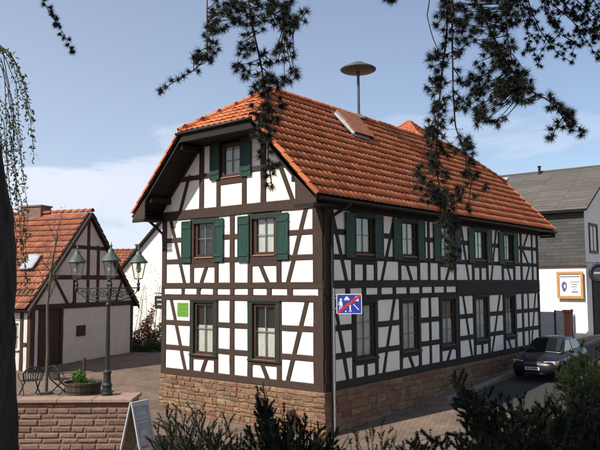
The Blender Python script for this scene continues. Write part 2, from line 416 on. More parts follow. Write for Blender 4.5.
# ------------------------------------------------------------------ mesh helpers
class MB:
    """collects verts and faces for one mesh"""
    def __init__(self):
        self.v = []
        self.f = []
    def add(self, verts, faces):
        o = len(self.v)
        self.v.extend([tuple(p) for p in verts])
        self.f.extend([tuple(i + o for i in f) for f in faces])
        return self
    def box(self, x0, x1, y0, y1, z0, z1):
        return self.add([(x0, y0, z0), (x1, y0, z0), (x1, y1, z0), (x0, y1, z0), (x0, y0, z1), (x1, y0, z1), (x1, y1, z1), (x0, y1, z1)],
                        [(0, 3, 2, 1), (4, 5, 6, 7), (0, 1, 5, 4), (1, 2, 6, 5), (2, 3, 7, 6), (3, 0, 4, 7)])
    def prism(self, poly, off):
        """closed solid: polygon of 3-D points swept by the vector off"""
        n = len(poly)
        a = [Vector(p) for p in poly]
        b = [p + Vector(off) for p in a]
        fs = [tuple(range(n)), tuple(range(2 * n - 1, n - 1, -1))]
        for i in range(n):
            j = (i + 1) % n
            fs.append((i, i + n, j + n, j))
        return self.add(a + b, fs)
    def tube(self, pts, r, seg=8, cap=True):
        pts = [Vector(p) for p in pts]
        n = len(pts)
        rs = r if hasattr(r, '__len__') else [r] * n
        vs = []
        nrm = None
        for i, p in enumerate(pts):
            t = (pts[min(i + 1, n - 1)] - pts[max(i - 1, 0)])
            t = t.normalized() if t.length > 1e-9 else Vector((0, 0, 1))
            if nrm is None:
                nrm = t.orthogonal().normalized()
            else:
                nrm = (nrm - t * nrm.dot(t))
                nrm = nrm.normalized() if nrm.length > 1e-6 else t.orthogonal().normalized()
            bn = t.cross(nrm)
            for k in range(seg):
                a = 2 * math.pi * k / seg
                vs.append(p + (nrm * math.cos(a) + bn * math.sin(a)) * rs[i])
        fs = []
        for i in range(n - 1):
            for k in range(seg):
                k2 = (k + 1) % seg
                fs.append((i * seg + k, i * seg + k2, (i + 1) * seg + k2, (i + 1) * seg + k))
        if cap:
            fs.append(tuple(range(seg - 1, -1, -1)))
            fs.append(tuple((n - 1) * seg + k for k in range(seg)))
        return self.add(vs, fs)
    def lathe(self, prof, seg=16, c=(0, 0, 0), rot=0.0):
        """profile of (radius, z) pairs turned about the z axis"""
        vs = []
        n = len(prof)
        for (r, z) in prof:
            for k in range(seg):
                a = rot + 2 * math.pi * k / seg
                vs.append((c[0] + r * math.cos(a), c[1] + r * math.sin(a), c[2] + z))
        fs = []
        for i in range(n - 1):
            for k in range(seg):
                k2 = (k + 1) % seg
                fs.append((i * seg + k, i * seg + k2, (i + 1) * seg + k2, (i + 1) * seg + k))
        fs.append(tuple(range(seg - 1, -1, -1)))
        fs.append(tuple((n - 1) * seg + k for k in range(seg)))
        return self.add(vs, fs)
    def mesh(self, name, material, smooth=False, fix=True, bevel=0.0):
        me = bpy.data.meshes.new(name)
        me.from_pydata(self.v, [], self.f)
        if fix or bevel:
            bm = bmesh.new()
            bm.from_mesh(me)
            if bevel:
                bmesh.ops.bevel(bm, geom=bm.edges[:], offset=bevel, segments=1, affect='EDGES', clamp_overlap=True)
            bmesh.ops.recalc_face_normals(bm, faces=bm.faces[:])
            bm.to_mesh(me)
            bm.free()
        if material is not None:
            me.materials.append(material)
        if smooth:
            me.polygons.foreach_set('use_smooth', [True] * len(me.polygons))
        return me
    def build(self, name, material, parent=None, smooth=False, fix=True, bevel=0.0):
        return link(name, self.mesh(name, material, smooth, fix, bevel), parent)

def link(name, me, parent=None):
    o = bpy.data.objects.new(name, me)
    COL.objects.link(o)
    if parent is not None:
        o.parent = parent
        if parent.get('world_built'):
            o.location = -Vector(parent.location)
    return o
def tag(o, label=None, cat=None, group=None, kind=None):
    if label: o['label'] = label
    if cat: o['category'] = cat
    if group: o['group'] = group
    if kind: o['kind'] = kind
    return o
def thing(name, label, cat, loc=(0, 0, 0), rz=0.0, group=None, world_built=False):
    """an Empty at the base of a thing; world_built: the parts are modelled in world coordinates"""
    o = bpy.data.objects.new(name, None)
    o.empty_display_size = 0.3
    COL.objects.link(o)
    o.location = loc
    o.rotation_euler = (0, 0, rz)
    if world_built:
        o['world_built'] = 1
    return tag(o, label, cat, group)
def structure(o):
    o['kind'] = 'structure'
    return o

class Soup:
    """many loose triangles, for needles and leaves"""
    def __init__(self):
        self.t = []
    def add(self, arr):
        self.t.append(np.asarray(arr, dtype=np.float32).reshape(-1, 3, 3))
    def build(self, name, material, parent=None, kind=None):
        a = np.concatenate(self.t) if self.t else np.zeros((0, 3, 3), np.float32)
        n = len(a)
        me = bpy.data.meshes.new(name)
        me.vertices.add(n * 3)
        me.vertices.foreach_set('co', a.reshape(-1))
        me.loops.add(n * 3)
        me.loops.foreach_set('vertex_index', np.arange(n * 3, dtype=np.int32))
        me.polygons.add(n)
        me.polygons.foreach_set('loop_start', np.arange(0, n * 3, 3, dtype=np.int32))
        me.polygons.foreach_set('loop_total', np.full(n, 3, dtype=np.int32))
        me.update(calc_edges=True)
        me.materials.append(material)
        o = link(name, me, parent)
        if kind: o['kind'] = kind
        return o
def unit(a):
    return a / (np.linalg.norm(a, axis=-1, keepdims=True) + 1e-9)
def rand_unit(n):
    return unit(rng.normal(size=(n, 3)))
def needles(base, dirs, length, width):
    """thin triangles from base along dirs"""
    n = len(base)
    L = length * (0.7 + 0.6 * rng.random((n, 1)))
    side = unit(np.cross(dirs, rand_unit(n))) * (width * 0.5)
    return np.stack([base - side, base + side, base + dirs * L], axis=1)
def leaves(base, dirs, length, width):
    """two-triangle leaves"""
    n = len(base)
    L = length * (0.6 + 0.8 * rng.random((n, 1)))
    side = unit(np.cross(dirs, rand_unit(n))) * (width * 0.5) * (0.7 + 0.6 * rng.random((n, 1)))
    mid = base + dirs * L * 0.5
    tip = base + dirs * L
    return np.concatenate([np.stack([base, mid - side, tip], 1), np.stack([base, tip, mid + side], 1)])
def resample(pts, step):
    pts = np.asarray([tuple(p) for p in pts], float)
    seg = np.linalg.norm(np.diff(pts, axis=0), axis=1)
    s = np.concatenate([[0], np.cumsum(seg)])
    n = max(2, int(s[-1] / step) + 1)
    q = np.linspace(0, s[-1], n)
    return np.stack([np.interp(q, s, pts[:, k]) for k in range(3)], 1)

# ------------------------------------------------------------------ terrain
def smooth01(t):
    t = min(1.0, max(0.0, t))
    return t * t * (3 - 2 * t)
BANK = [(-60, 1.55), (1.5, 1.55), (4.0, 0.75), (7, 0.1), (10, -0.4), (15, -0.8), (18.5, -1.25), (26, -2.2), (400, -9)]
def gz(x, y):
    """ground height"""
    right = 0.05 * min(max(x, 0), 25) * smooth01((4.0 - y) / 4.0)
    left = 0.14 * min(max(y - 6.0, 0), 7.5)
    base = -1.25 + right + left
    d = (x - CAM.x) * 0.7748 + (y - CAM.y) * 0.6322
    b = BANK[-1][1]
    for (d0, z0), (d1, z1) in zip(BANK[:-1], BANK[1:]):
        if d0 <= d < d1:
            b = z0 + (z1 - z0) * (d - d0) / (d1 - d0)
            break
    k = 0.18
    h = max(k - abs(base - b), 0) / k
    return max(base, b) + h * h * k * 0.25
def axis_vals(lo, hi, step, far):
    a = list(np.arange(lo, hi + 1e-6, step))
    out, s, v = [], step * 2, hi
    while v < far:
        v += s; s *= 1.6; out.append(v)
    inn, s, v = [], step * 2, lo
    while v > -far:
        v -= s; s *= 1.6; inn.append(v)
    return inn[::-1] + a + out
def sheet(name, xs, ys, dz, material, keep=None):
    b = MB()
    nx, ny = len(xs), len(ys)
    vs = [(x, y, gz(x, y) + dz) for y in ys for x in xs]
    fs = []
    for j in range(ny - 1):
        for i in range(nx - 1):
            fs.append((j * nx + i, j * nx + i + 1, (j + 1) * nx + i + 1, (j + 1) * nx + i))
    b.add(vs, fs)
    return b.build(name, material, fix=False, smooth=True)

ground = structure(sheet('ground', axis_vals(-20, 30, 0.5, 1500), axis_vals(-16, 26, 0.5, 1500), 0.0, MAT['pavers']))
road = structure(sheet('road', list(np.arange(6.0, 60.1, 0.5)), list(np.arange(-9.0, -0.69, 0.3)), 0.012, MAT["asphalt"]))
# planted bank in front of the photographer
bank_x = np.linspace(-6, 10.0, 33)
def bank_sheet():
    b = MB()
    rows, cols = 26, 40
    for j in range(rows):
        d = -3.0 + j * 0.46
        for i in range(cols):
            s = -9 + i * 0.46
            x = CAM.x + 0.7748 * d + 0.6322 * s
            y = CAM.y + 0.6322 * d - 0.7748 * s
            b.v.append((x, y, gz(x, y) + 0.05))
    for j in range(rows - 1):
        for i in range(cols - 1):
            b.f.append((j * cols + i, j * cols + i + 1, (j + 1) * cols + i + 1, (j + 1) * cols + i))
    return b.build('planted_bank', MAT['bank_soil'], fix=True, smooth=True)
structure(bank_sheet())
# ================================================================== the half-timbered house
HW, HL = 7.10, 16.80                  # gable width (along Y), length (along X)
YC, ZR, TP = 3.50, 9.75, 1.04         # ridge line, ridge height, tangent of the roof pitch
VX0, VX1 = -0.98, 17.75               # verges
EY = 4.05                             # eaves, measured from the ridge line
HIPZ = 8.05                           # eaves of the half hips
HY = (ZR - HIPZ) / TP                 # half width of the hip at its eaves
HX0, HX1 = 1.75, 15.02                # ridge ends
house = thing('half_timbered_house', 'large half-timbered house with white panels, green shutters and orange tiled roof', 'house',
              (0, 0, -1.25), world_built=True)

class Facade:
    def __init__(self, o, u, n):
        self.o, self.u, self.n = Vector(o), Vector(u), Vector(n)
    def p(self, u, z, n=0.0):
        return self.o + self.u * u + self.n * n + Vector((0, 0, z))
GAB = Facade((0, 0, 0), (0, 1, 0), (-1, 0, 0))
LONG = Facade((0, 0, 0), (1, 0, 0), (0, -1, 0))
NORTH = Facade((0, HW, 0), (1, 0, 0), (0, 1, 0))

def fbox(b, F, u0, u1, z0, z1, n0, n1):
    q = [F.p(u0, z0, n0), F.p(u1, z0, n0), F.p(u1, z1, n0), F.p(u0, z1, n0)]
    return b.prism(q, F.n * (n1 - n0))

def beam(parent, F, a, b, w, n0, n1, name, material, bev=0.008):
    """a timber from facade point a to b, w wide; its mesh lies along its own x axis so the grain follows it"""
    A, B = F.p(*a), F.p(*b)
    d = B - A
    L = d.length
    ex = d.normalized()
    ez = F.n
    ey = ez.cross(ex)
    m = MB()
    hw = w * 0.5
    j = lambda: random.uniform(-0.011, 0.011)
    ns_ = max(2, min(7, int(L / .45)))
    xs = [-L / 2 + L * i_ / ns_ for i_ in range(ns_ + 1)]
    hs = [(hw + j(), hw + j()) for _ in xs]
    vs, fs = [], []
    for x, (h0, h1) in zip(xs, hs):
        vs += [(x, -h0, n0), (x, h1, n0), (x, h1, n1 - bev), (x, h1 - bev, n1), (x, -h0 + bev, n1), (x, -h0, n1 - bev)]
    for i in range(ns_):
        for k in range(6):
            k2 = (k + 1) % 6
            fs.append((i * 6 + k, i * 6 + k2, i * 6 + 6 + k2, i * 6 + 6 + k))
    fs.append(tuple(range(5, -1, -1)))
    fs.append(tuple(ns_ * 6 + k for k in range(6)))
    m.add(vs, fs)
    o = m.build(name, material, parent)
    off = -Vector(parent.location) if parent.get('world_built') else Vector((0, 0, 0))
    o.matrix_basis = Matrix.Translation((A + B) / 2 + off) @ Matrix((ex, ey, ez)).transposed().to_4x4()
    return o

# ---- panels: wall polygon minus all timbers and openings
def clip(poly, a, b, keep_left):
    out = []
    n = len(poly)
    def side(p):
        s = (b[0] - a[0]) * (p[1] - a[1]) - (b[1] - a[1]) * (p[0] - a[0])
        return s if keep_left else -s
    for i in range(n):
        p, q = poly[i], poly[(i + 1) % n]
        sp, sq = side(p), side(q)
        if sp >= 0:
            out.append(p)
        if (sp > 0 and sq < 0) or (sp < 0 and sq > 0):
            t = sp / (sp - sq)
            out.append((p[0] + (q[0] - p[0]) * t, p[1] + (q[1] - p[1]) * t))
    return out
def area(p):
    return 0.5 * sum(p[i][0] * p[(i + 1) % len(p)][1] - p[(i + 1) % len(p)][0] * p[i][1] for i in range(len(p)))
def subtract(polys, q):
    if area(q) < 0:
        q = q[::-1]
    res = []
    for p in polys:
        cur = p
        parts = []
        for i in range(len(q)):
            a, b = q[i], q[(i + 1) % len(q)]
            o = clip(cur, a, b, False)
            if len(o) > 2 and abs(area(o)) > 0.004:
                parts.append(o)
            cur = clip(cur, a, b, True)
            if len(cur) < 3 or abs(area(cur)) < 1e-5:
                cur = None
                break
        if cur is None:
            res.append(p)          # no overlap
        else:
            res.extend(parts)
    return res
def strip(a, b, w, ext=0.0):
    ax, az = a; bx_, bz = b
    L = math.hypot(bx_ - ax, bz - az)
    dx, dz = (bx_ - ax) / L, (bz - az) / L
    ax, az, bx_, bz = ax - dx * ext, az - dz * ext, bx_ + dx * ext, bz + dz * ext
    nx, nz = -dz * w / 2, dx * w / 2
    return [(ax + nx, az + nz), (ax - nx, az - nz), (bx_ - nx, bz - nz), (bx_ + nx, bz + nz)]
def panel(parent, F, poly, material, n0=-0.09, n1=0.0, bev=0.018):
    if area(poly) < 0:
        poly = poly[::-1]
    # inset for the rounded plaster edge
    n = len(poly)
    cx = sum(p[0] for p in poly) / n
    cz = sum(p[1] for p in poly) / n
    ins = []
    for (u, z) in poly:
        d = math.hypot(u - cx, z - cz) + 1e-6
        ins.append((u + (cx - u) / d * bev * 1.4, z + (cz - z) / d * bev * 1.4))
    ring = [F.p(u, z, n0) for u, z in poly] + [F.p(u, z, n1 - 0.012) for u, z in poly] + [F.p(u, z, n1) for u, z in ins]
    fs = []
    for k in range(2):
        for i in range(n):
            j = (i + 1) % n
            fs.append((k * n + i, k * n + j, k * n + n + j, k * n + n + i))
    fs.append(tuple(2 * n + i for i in range(n)))
    m = MB().add(ring, fs)
    return m.build('infill_panel', material, parent)

class Frame:
    """collects the timbers of one facade, then builds them and the panels between them"""
    def __init__(self, F, parent, timber, plaster):
        self.F, self.parent, self.timber, self.plaster = F, parent, timber, plaster
        self.cut_rail, self.cut_post, self.cut_brace, self.open, self.cut_local = [], [], [], [], []
    def rail(self, u0, u1, z0, z1, gaps=(), name='rail', n1=0.020, local=False):
        segs = [(u0, u1)]
        (self.cut_local if local else self.cut_rail).append([(u0 - .002, z0), (u1 + .002, z0), (u1 + .002, z1), (u0 - .002, z1)])
        for g0, g1 in gaps:
            ns = []
            for s0, s1 in segs:
                if g1 <= s0 or g0 >= s1:
                    ns.append((s0, s1)); continue
                if g0 > s0: ns.append((s0, g0))
                if g1 < s1: ns.append((g1, s1))
            segs = ns
        for s0, s1 in segs:
            zc = (z0 + z1) / 2
            beam(self.parent, self.F, (s0, zc), (s1, zc), z1 - z0, -0.10, n1 + random.uniform(-.002, .002), name, self.timber)

    def post(self, u0, u1, z0, z1, name='post', n1=0.026):
        uc = (u0 + u1) / 2
        beam(self.parent, self.F, (uc, z0), (uc, z1), u1 - u0, -0.10, n1 + random.uniform(-.002, .002), name, self.timber)
        self.cut_post.append([(u0, z0 - .05), (u1, z0 - .05), (u1, z1 + .05), (u0, z1 + .05)])
    def brace(self, u0, z0, u1, z1, w=0.155, name='brace', n1=0.014):
        beam(self.parent, self.F, (u0, z0), (u1, z1), w, -0.10, n1 + random.uniform(-.002, .002), name, self.timber)
        self.cut_brace.append(strip((u0, z0), (u1, z1), w, 0.16))
    def panels(self, polys):
        for group in (self.cut_rail, self.cut_post, self.cut_local, self.cut_brace, self.open):
            for q in group:
                polys = subtract(polys, q)
        for p in polys:
            # drop slivers
            us = [a[0] for a in p]; zs = [a[1] for a in p]
            if abs(area(p)) > 0.006 and max(us) - min(us) > 0.04 and max(zs) - min(zs) > 0.04:
                panel(self.parent, self.F, p, self.plaster)

def window(parent, F, u0, u1, z0, z1, trim=None, curtain='low', rows=2, sill=True, fw=0.075, frame='frame_brown', recess=-0.03, slim=False):
    """casement window set between posts: window > trim, glazing bars, panes, curtain, sill"""
    b = MB()
    n0, n1 = -0.10, recess
    for (a0, a1, c0, c1) in ((u0, u0 + fw, z0, z1), (u1 - fw, u1, z0, z1), (u0 + fw, u1 - fw, z1 - fw, z1), (u0 + fw, u1 - fw, z0, z0 + fw)):
        fbox(b, F, a0, a1, c0, c1, n0, n1)
    um = (u0 + u1) / 2
    mh = 0.016 if slim else 0.030
    if not slim:
        fbox(b, F, um - mh, um + mh, z0 + fw, z1 - fw, n0 + .004, n1 - 0.008)
    w = b.build('window', MAT[frame], parent)
    if slim:
        g = MB()
        fbox(g, F, um - mh, um + mh, z0 + fw, z1 - fw, -0.08, -0.05)
        link('glazing_bar', g.mesh('glazing_bar', MAT['muntin']), w)
    gb = MB()
    for side in (0, 1):
        a0 = u0 + fw if side == 0 else um + mh
        a1 = um - mh if side == 0 else u1 - fw
        for k in range(rows):
            zz0 = z0 + fw + (z1 - z0 - 2 * fw) * k / rows
            zz1 = z0 + fw + (z1 - z0 - 2 * fw) * (k + 1) / rows
            p = MB()
            p.prism([F.p(a0, zz0 + .008, -0.07), F.p(a1, zz0 + .008, -0.07), F.p(a1, zz1 - .008, -0.07), F.p(a0, zz1 - .008, -0.07)], F.n * 0.004)
            link('pane', p.mesh('pane', MAT['glass']), w)
            if k:
                g = MB()
                fbox(g, F, a0, a1, zz0 - 0.011, zz0 + 0.011, -0.078, -0.055)
                link('glazing_bar', g.mesh('glazing_bar', MAT['muntin']), w)
    if curtain:
        zt = z1 - fw if curtain == 'full' else z0 + (z1 - z0) * 0.56
        c = MB()
        nseg = 34
        vs = []
        for i in range(nseg + 1):
            u = u0 + fw + (u1 - u0 - 2 * fw) * i / nseg
            dn = 0.010 * math.sin(i * 1.9) + 0.005 * math.sin(i * .7)
            vs += [F.p(u, z0 + fw * 0.5, -0.115 + dn), F.p(u, zt, -0.115 + dn * 0.6)]
        fs = [(2 * i, 2 * i + 2, 2 * i + 3, 2 * i + 1) for i in range(nseg)]
        c.add(vs, fs)
        link('curtain', c.mesh('curtain', MAT['curtain'], smooth=True), w)
    if sill:
        s = MB()
        fbox(s, F, u0 + 0.01, u1 - 0.01, z0 - 0.012, z0 + 0.03, recess + .002, 0.05)
        link('sill', s.mesh('sill', MAT['sill_wood']), w)
    if trim:
        tu0, tu1, tz0, tz1 = trim
        t = MB()
        for (a0, a1, c0, c1) in ((tu0, u0 + .02, tz0, tz1), (u1 - .02, tu1, tz0, tz1), (u0 + .02, u1 - .02, z1 - .02, tz1), (u0 + .02, u1 - .02, tz0, z0 - 0.014)):
            fbox(t, F, a0, a1, c0, c1, -0.02, 0.045)
        fbox(t, F, tu0 - .03, tu1 + .03, tz1 + .001, tz1 + .05, -0.02, 0.07)
        fbox(t, F, tu0 - .03, tu1 + .03, tz0 - .05, tz0 - .001, -0.02, 0.075)
        link('trim', t.mesh('trim', MAT['trim_green']), w)
    return w

def shutter(parent, F, u0, u1, z0, z1, tilt=0.0):
    """boarded shutter: shutter > plank (each), batten"""
    n0 = 0.035
    nb = 4
    b = MB()
    for zz in (z0 + 0.18, z1 - 0.26):
        fbox(b, F, u0 + .03, u1 - .03, zz, zz + 0.09, n0 + 0.031, n0 + 0.052)
    # frame rim
    fbox(b, F, u0, u0 + .05, z0, z1, n0 - .002, n0 + 0.042)
    fbox(b, F, u1 - .05, u1, z0, z1, n0 - .002, n0 + 0.042)
    fbox(b, F, u0 + .05, u1 - .05, z1 - .05, z1, n0 - .002, n0 + 0.042)
    fbox(b, F, u0 + .05, u1 - .05, z0, z0 + .05, n0 - .002, n0 + 0.042)
    s = b.build('shutter', MAT['shutter'], parent)
    for k in range(nb):
        a0 = u0 + .05 + (u1 - u0 - .1) * k / nb
        a1 = u0 + .05 + (u1 - u0 - .1) * (k + 1) / nb
        p = MB()
        fbox(p, F, a0 + .003, a1 - .003, z0 + .05, z1 - .05, n0, n0 + 0.03)
        link('plank', p.mesh('plank', MAT['shutter']), s)
    h = MB()
    for zz in (z0 + 0.2, z1 - 0.22):
        hb = u0 if tilt >= 0 else u1
        fbox(h, F, hb - 0.02, hb + 0.05, zz, zz + .035, n0 + 0.053, n0 + 0.062)
    link('hinge', h.mesh('hinge', MAT['iron']), s)
    return s

# ---- inner core so nothing shines through
cb = MB()
cb.prism([(0.14, 0.14, -0.05), (HL - .14, 0.14, -0.05), (HL - .14, HW - .14, -0.05), (0.14, HW - .14, -0.05)], (0, 0, 5.5))
cb.prism([(0.14, 0.30, 5.46), (0.14, HW - .30, 5.46), (0.14, YC + HY + .1, 7.75), (0.14, YC - HY - .1, 7.75)], (HL - .28, 0, 0))
cb.build('inner_wall', MAT['core'], house)

# ---- gable facade
G = Frame(GAB, house, MAT['timber'], MAT['plaster'])
gw = [(1.77, 2.78), (4.47, 5.47)]
G.rail(0.0, HW, 0.0, 0.21, name='sill_beam', n1=0.035)
G.rail(0.36, 6.9, 0.835, 1.0, gw)
G.rail(0.36, 6.9, 1.68, 1.84, gw)
G.rail(0.0, HW, 2.55, 2.73, n1=0.03)
G.rail(0.0, HW, 2.93, 3.115, n1=0.03)
G.rail(0.36, 6.9, 3.77, 3.93)
G.rail(0.36, 6.9, 4.51, 4.67, gw)
G.rail(-0.12, HW + 0.12, 5.29, 5.60, name='tie_beam', n1=0.05)
for z0, z1 in ((0.21, 2.55), (3.115, 5.29)):
    G.post(0.0, 0.36, z0, z1, 'corner_post', 0.033)
    G.post(6.88, HW, z0, z1, 'corner_post', 0.033)
    for a, b_ in ((5.47, 5.65), (4.29, 4.47), (3.56, 3.76), (2.78, 2.98), (1.58, 1.77)):
        G.post(a, b_, z0, z1)
for a, b_ in ((6.97, 7.1), (5.93, 6.08), (5.15, 5.33), (4.33, 4.53), (3.56, 3.76), (2.75, 2.97), (1.98, 2.17), (1.14, 1.35), (0, 0.18)):
    G.post(a, b_, 2.73, 2.93, 'stud')
G.brace(6.63, 2.56, 5.87, 0.2)
G.brace(0.60, 2.56, 1.35, 0.2)
G.brace(6.69, 5.31, 5.94, 3.1)
G.brace(0.61, 5.31, 1.33, 3.1)
for (a, b_) in gw:                               # parapet rails and short braces under the windows
    G.rail(a, b_, 0.60, 0.72, local=True)
    G.rail(a, b_, 3.63, 3.768, local=True)
G.brace(4.86, 0.60, 5.04, 0.2, .16); G.brace(2.37, 0.60, 2.15, 0.2, .16)
G.brace(4.87, 3.63, 5.11, 3.1, .16); G.brace(2.43, 3.63, 2.14, 3.1, .16)
for a, b_ in gw:
    G.open.append([(a, 0.72), (b_, 0.72), (b_, 2.56), (a, 2.56)])
    G.open.append([(a, 3.93), (b_, 3.93), (b_, 5.30), (a, 5.30)])
# upper gable
rz = lambda y, d=0.24: ZR - d - TP * abs(y - YC)
G.rail(0.55, 3.03, 6.60, 6.765, local=True)
G.rail(4.40, 6.45, 6.60, 6.765, local=True)
G.rail(3.22, 4.21, 6.31, 6.50, local=True)
G.post(5.0, 5.23, 5.6, rz(5.2) + .05)
G.post(2.2, 2.42, 5.6, rz(2.2) + .05)
G.post(4.21, 4.40, 5.6, 7.9)
G.post(3.03, 3.22, 5.6, 7.9)
G.brace(5.79, 6.66, 6.2, 5.58)
G.brace(1.61, 6.66, 1.13, 5.58)
G.open.append([(3.22, 6.50), (4.21, 6.50), (4.21, 7.95), (3.22, 7.95)])
for s in (1, -1):                                # rafters along the verge and collar under the hip
    y0 = YC + s * (HW / 2 - 0.02); y1 = YC + s * (HY + 0.06)
    if s > 0: a, b_ = (7.02, rz(7.02, .27)), (YC + HY + .05, rz(YC + HY + .05, .27))
    else: a, b_ = (0.05, rz(.05, .27)), (YC - HY - .05, rz(YC - HY - .05, .27))
    beam(house, GAB, a, b_, .13, -0.10, .04, 'rafter', MAT['timber'])
    G.cut_brace.append(strip(a, b_, .13, .3))
G.rail(YC - HY - .1, YC + HY + .1, 7.70, 7.92, [(3.22, 4.21)], local=True)
G.panels([[(0, 0), (HW, 0), (HW, 5.6), (0, 5.6)],
          [(0.0, 5.6), (HW, 5.6), (HW, rz(HW)), (YC + HY, rz(YC + HY)), (YC - HY, rz(YC - HY)), (0.0, rz(0))]])
for (a, b_) in gw:
    window(house, GAB, a, b_, 0.74, 2.50, trim=(a - .14, b_ + .14, .76, 2.53), curtain='low', slim=True, fw=.12)
    window(house, GAB, a + .04, b_ - .04, 3.95, 5.24, curtain=None if a > 4 else 'full', slim=True, fw=.11)
    hb = MB(); fbox(hb, GAB, a - .05, b_ + .05, 5.10, 5.26, -.04, .06)
    hb.build('lintel', MAT['trim_green'], house)
window(house, GAB, 3.26, 4.17, 6.53, 7.66, curtain='full', slim=True, fw=.11)
for u0, u1, z0, z1 in ((5.57, 6.05, 3.80, 5.22), (4.03, 4.46, 3.80, 5.22), (2.87, 3.37, 3.77, 5.22), (1.27, 1.76, 3.80, 5.22), (4.22, 4.66, 6.50, 7.78), (2.80, 3.24, 6.49, 7.76)):
    shutter(house, GAB, u0, u1, z0, z1)

# ---- long facade
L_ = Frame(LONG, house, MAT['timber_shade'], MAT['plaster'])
lw = [(1.58, 2.65), (4.29, 5.38), (7.05, 8.15), (9.87, 11.0), (12.75, 13.78)]
L_.rail(0.0, HL, 0.0, 0.23, name='sill_beam', n1=0.036)
L_.rail(0.36, HL - .2, 0.87, 1.04, lw)
L_.rail(0.36, HL - .2, 1.69, 1.86, lw)
L_.rail(0.0, HL, 2.555, 2.715, n1=0.031)
L_.rail(0.0, HL, 2.935, 3.165, n1=0.031)
L_.rail(0.36, HL - .2, 3.78, 3.935)
L_.rail(0.36, HL - .2, 4.53, 4.69, lw)
L_.rail(0.0, HL, 5.27, 5.47, name='wall_plate', n1=0.045)
L_.rail(8.26, HL, 2.62, 3.13, name='band_board', n1=0.042, local=True)
for z0, z1, up in ((0.23, 2.555, 0), (3.165, 5.27, 1)):
    L_.post(0.035, 0.36, z0, z1, 'corner_post', 0.034)
    L_.post(16.58, HL, z0, z1, 'corner_post', 0.034)
    ps = [(1.40, 1.58), (2.65, 2.82), (4.13, 4.29), (5.38, 5.55), (6.88, 7.05), (9.67, 9.87), (11.0, 11.2), (12.55, 12.75), (13.78, 14.0), (14.62, 14.84), (6.14, 6.29)]
    ps.append((8.15, 8.32) if up else (8.15, 8.5))
    ps.append((15.98, 16.14) if up else (15.33, 15.46))
    for a, b_ in ps:
        L_.post(a, b_, z0, z1)
for a, b_ in ((1.09, 1.31), (1.96, 2.18), (2.84, 3.05), (3.76, 3.94), (4.65, 4.83), (5.51, 5.68), (6.40, 6.55), (7.31, 7.48), (0.035, .36)):
    L_.post(a, b_, 2.715, 2.935, 'stud')
for i, (a, b_) in enumerate(lw):
    L_.rail(a, b_, 0.60, 0.74, local=True)
    L_.rail(a, b_, 3.66, 3.778, local=True)
    if i in (0, 3):
        m = (a + b_) / 2
        L_.post(m - .08, m + .08, 0.23, 0.60, 'stud'); L_.post(m - .08, m + .08, 3.165, 3.66, 'stud')
for br in ((.42, 5.27, 1.15, 3.15), (3.95, 5.3, 3.1, 3.16), (4.70, 3.68, 4.98, 3.16), (7.80, 3.69, 7.49, 3.16), (8.78, 5.3, 9.39, 3.16), (12.1, 5.28, 11.46, 3.16),
           (13.2, 3.68, 13.48, 3.16), (15.6, 5.27, 15.05, 4.65), (14.9, 4.56, 15.56, 3.90), (15.7, 3.82, 15.26, 3.16),
           (.53, 2.58, 1.17, .22), (3.85, 2.57, 3.13, .22), (4.75, .62, 5.0, .22), (7.74, .62, 7.47, .22), (8.85, 2.57, 9.5, .22), (12.3, 2.57, 11.36, .22), (13.05, .62, 13.32, .22), (16.34, 2.57, 15.66, .22)):
    L_.brace(*br, w=.15)
for a, b_ in lw:
    L_.open.append([(a, 0.74), (b_, 0.74), (b_, 2.56), (a, 2.56)])
    L_.open.append([(a, 3.935), (b_, 3.935), (b_, 5.28), (a, 5.28)])
L_.panels([[(0.036, 0), (HL, 0), (HL, 5.47), (0.036, 5.47)]])
for wi, (a, b_) in enumerate(lw):
    window(house, LONG, a, b_, 0.76, 2.50, trim=(a - .1, b_ + .12, .78, 2.52), curtain=('full', 'full', 'low', 'full', 'low')[wi], rows=3, frame='dark_wood', slim=True, fw=.11)
    window(house, LONG, a + .03, b_ - .03, 3.955, 5.2, curtain=('full', 'full', 'low', 'full', 'full')[wi], rows=2, frame='dark_wood', slim=True, fw=.10)
    hb = MB(); fbox(hb, LONG, a - .03, b_ + .03, 5.12, 5.262, -.04, .06)
    hb.build('lintel', MAT['trim_green'], house)
    shutter(house, LONG, a - .52, a + .02, 3.85, 5.22)
    shutter(house, LONG, b_ + .0, b_ + .5, 3.87, 5.24)
# far gable and north side: plain plastered with a few timbers (not seen from the street corner)
nb_ = MB(); nb_.prism([(0.0, HW - .13, 0), (HL, HW - .13, 0), (HL, HW, 0), (0, HW, 0)], (0, 0, 5.47)); nb_.prism([(HL - .13, 0.04, 0), (HL, 0.04, 0), (HL, HW - .14, 0), (HL - .13, HW - .14, 0)], (0, 0, 5.47))
nb_.prism([(HL - .02, 0.10, 5.48), (HL - .02, HW - .1, 5.48), (HL - .02, YC + HY + .1, 7.8), (HL - .02, YC - HY - .1, 7.8)], (-.1, 0, 0))
nb_.build('rear_wall', MAT['plaster'], house)
for u in np.linspace(0.15, HL - .2, 9):
    beam(house, NORTH, (u, 0.2), (u, 5.4), .2, -.05, .025, 'post', MAT['timber'])
for zz in (0.1, 1.75, 2.83, 4.6, 5.38):
    beam(house, NORTH, (0.0, zz), (HL, zz), .2, -.05, .03, 'rail', MAT['timber'])

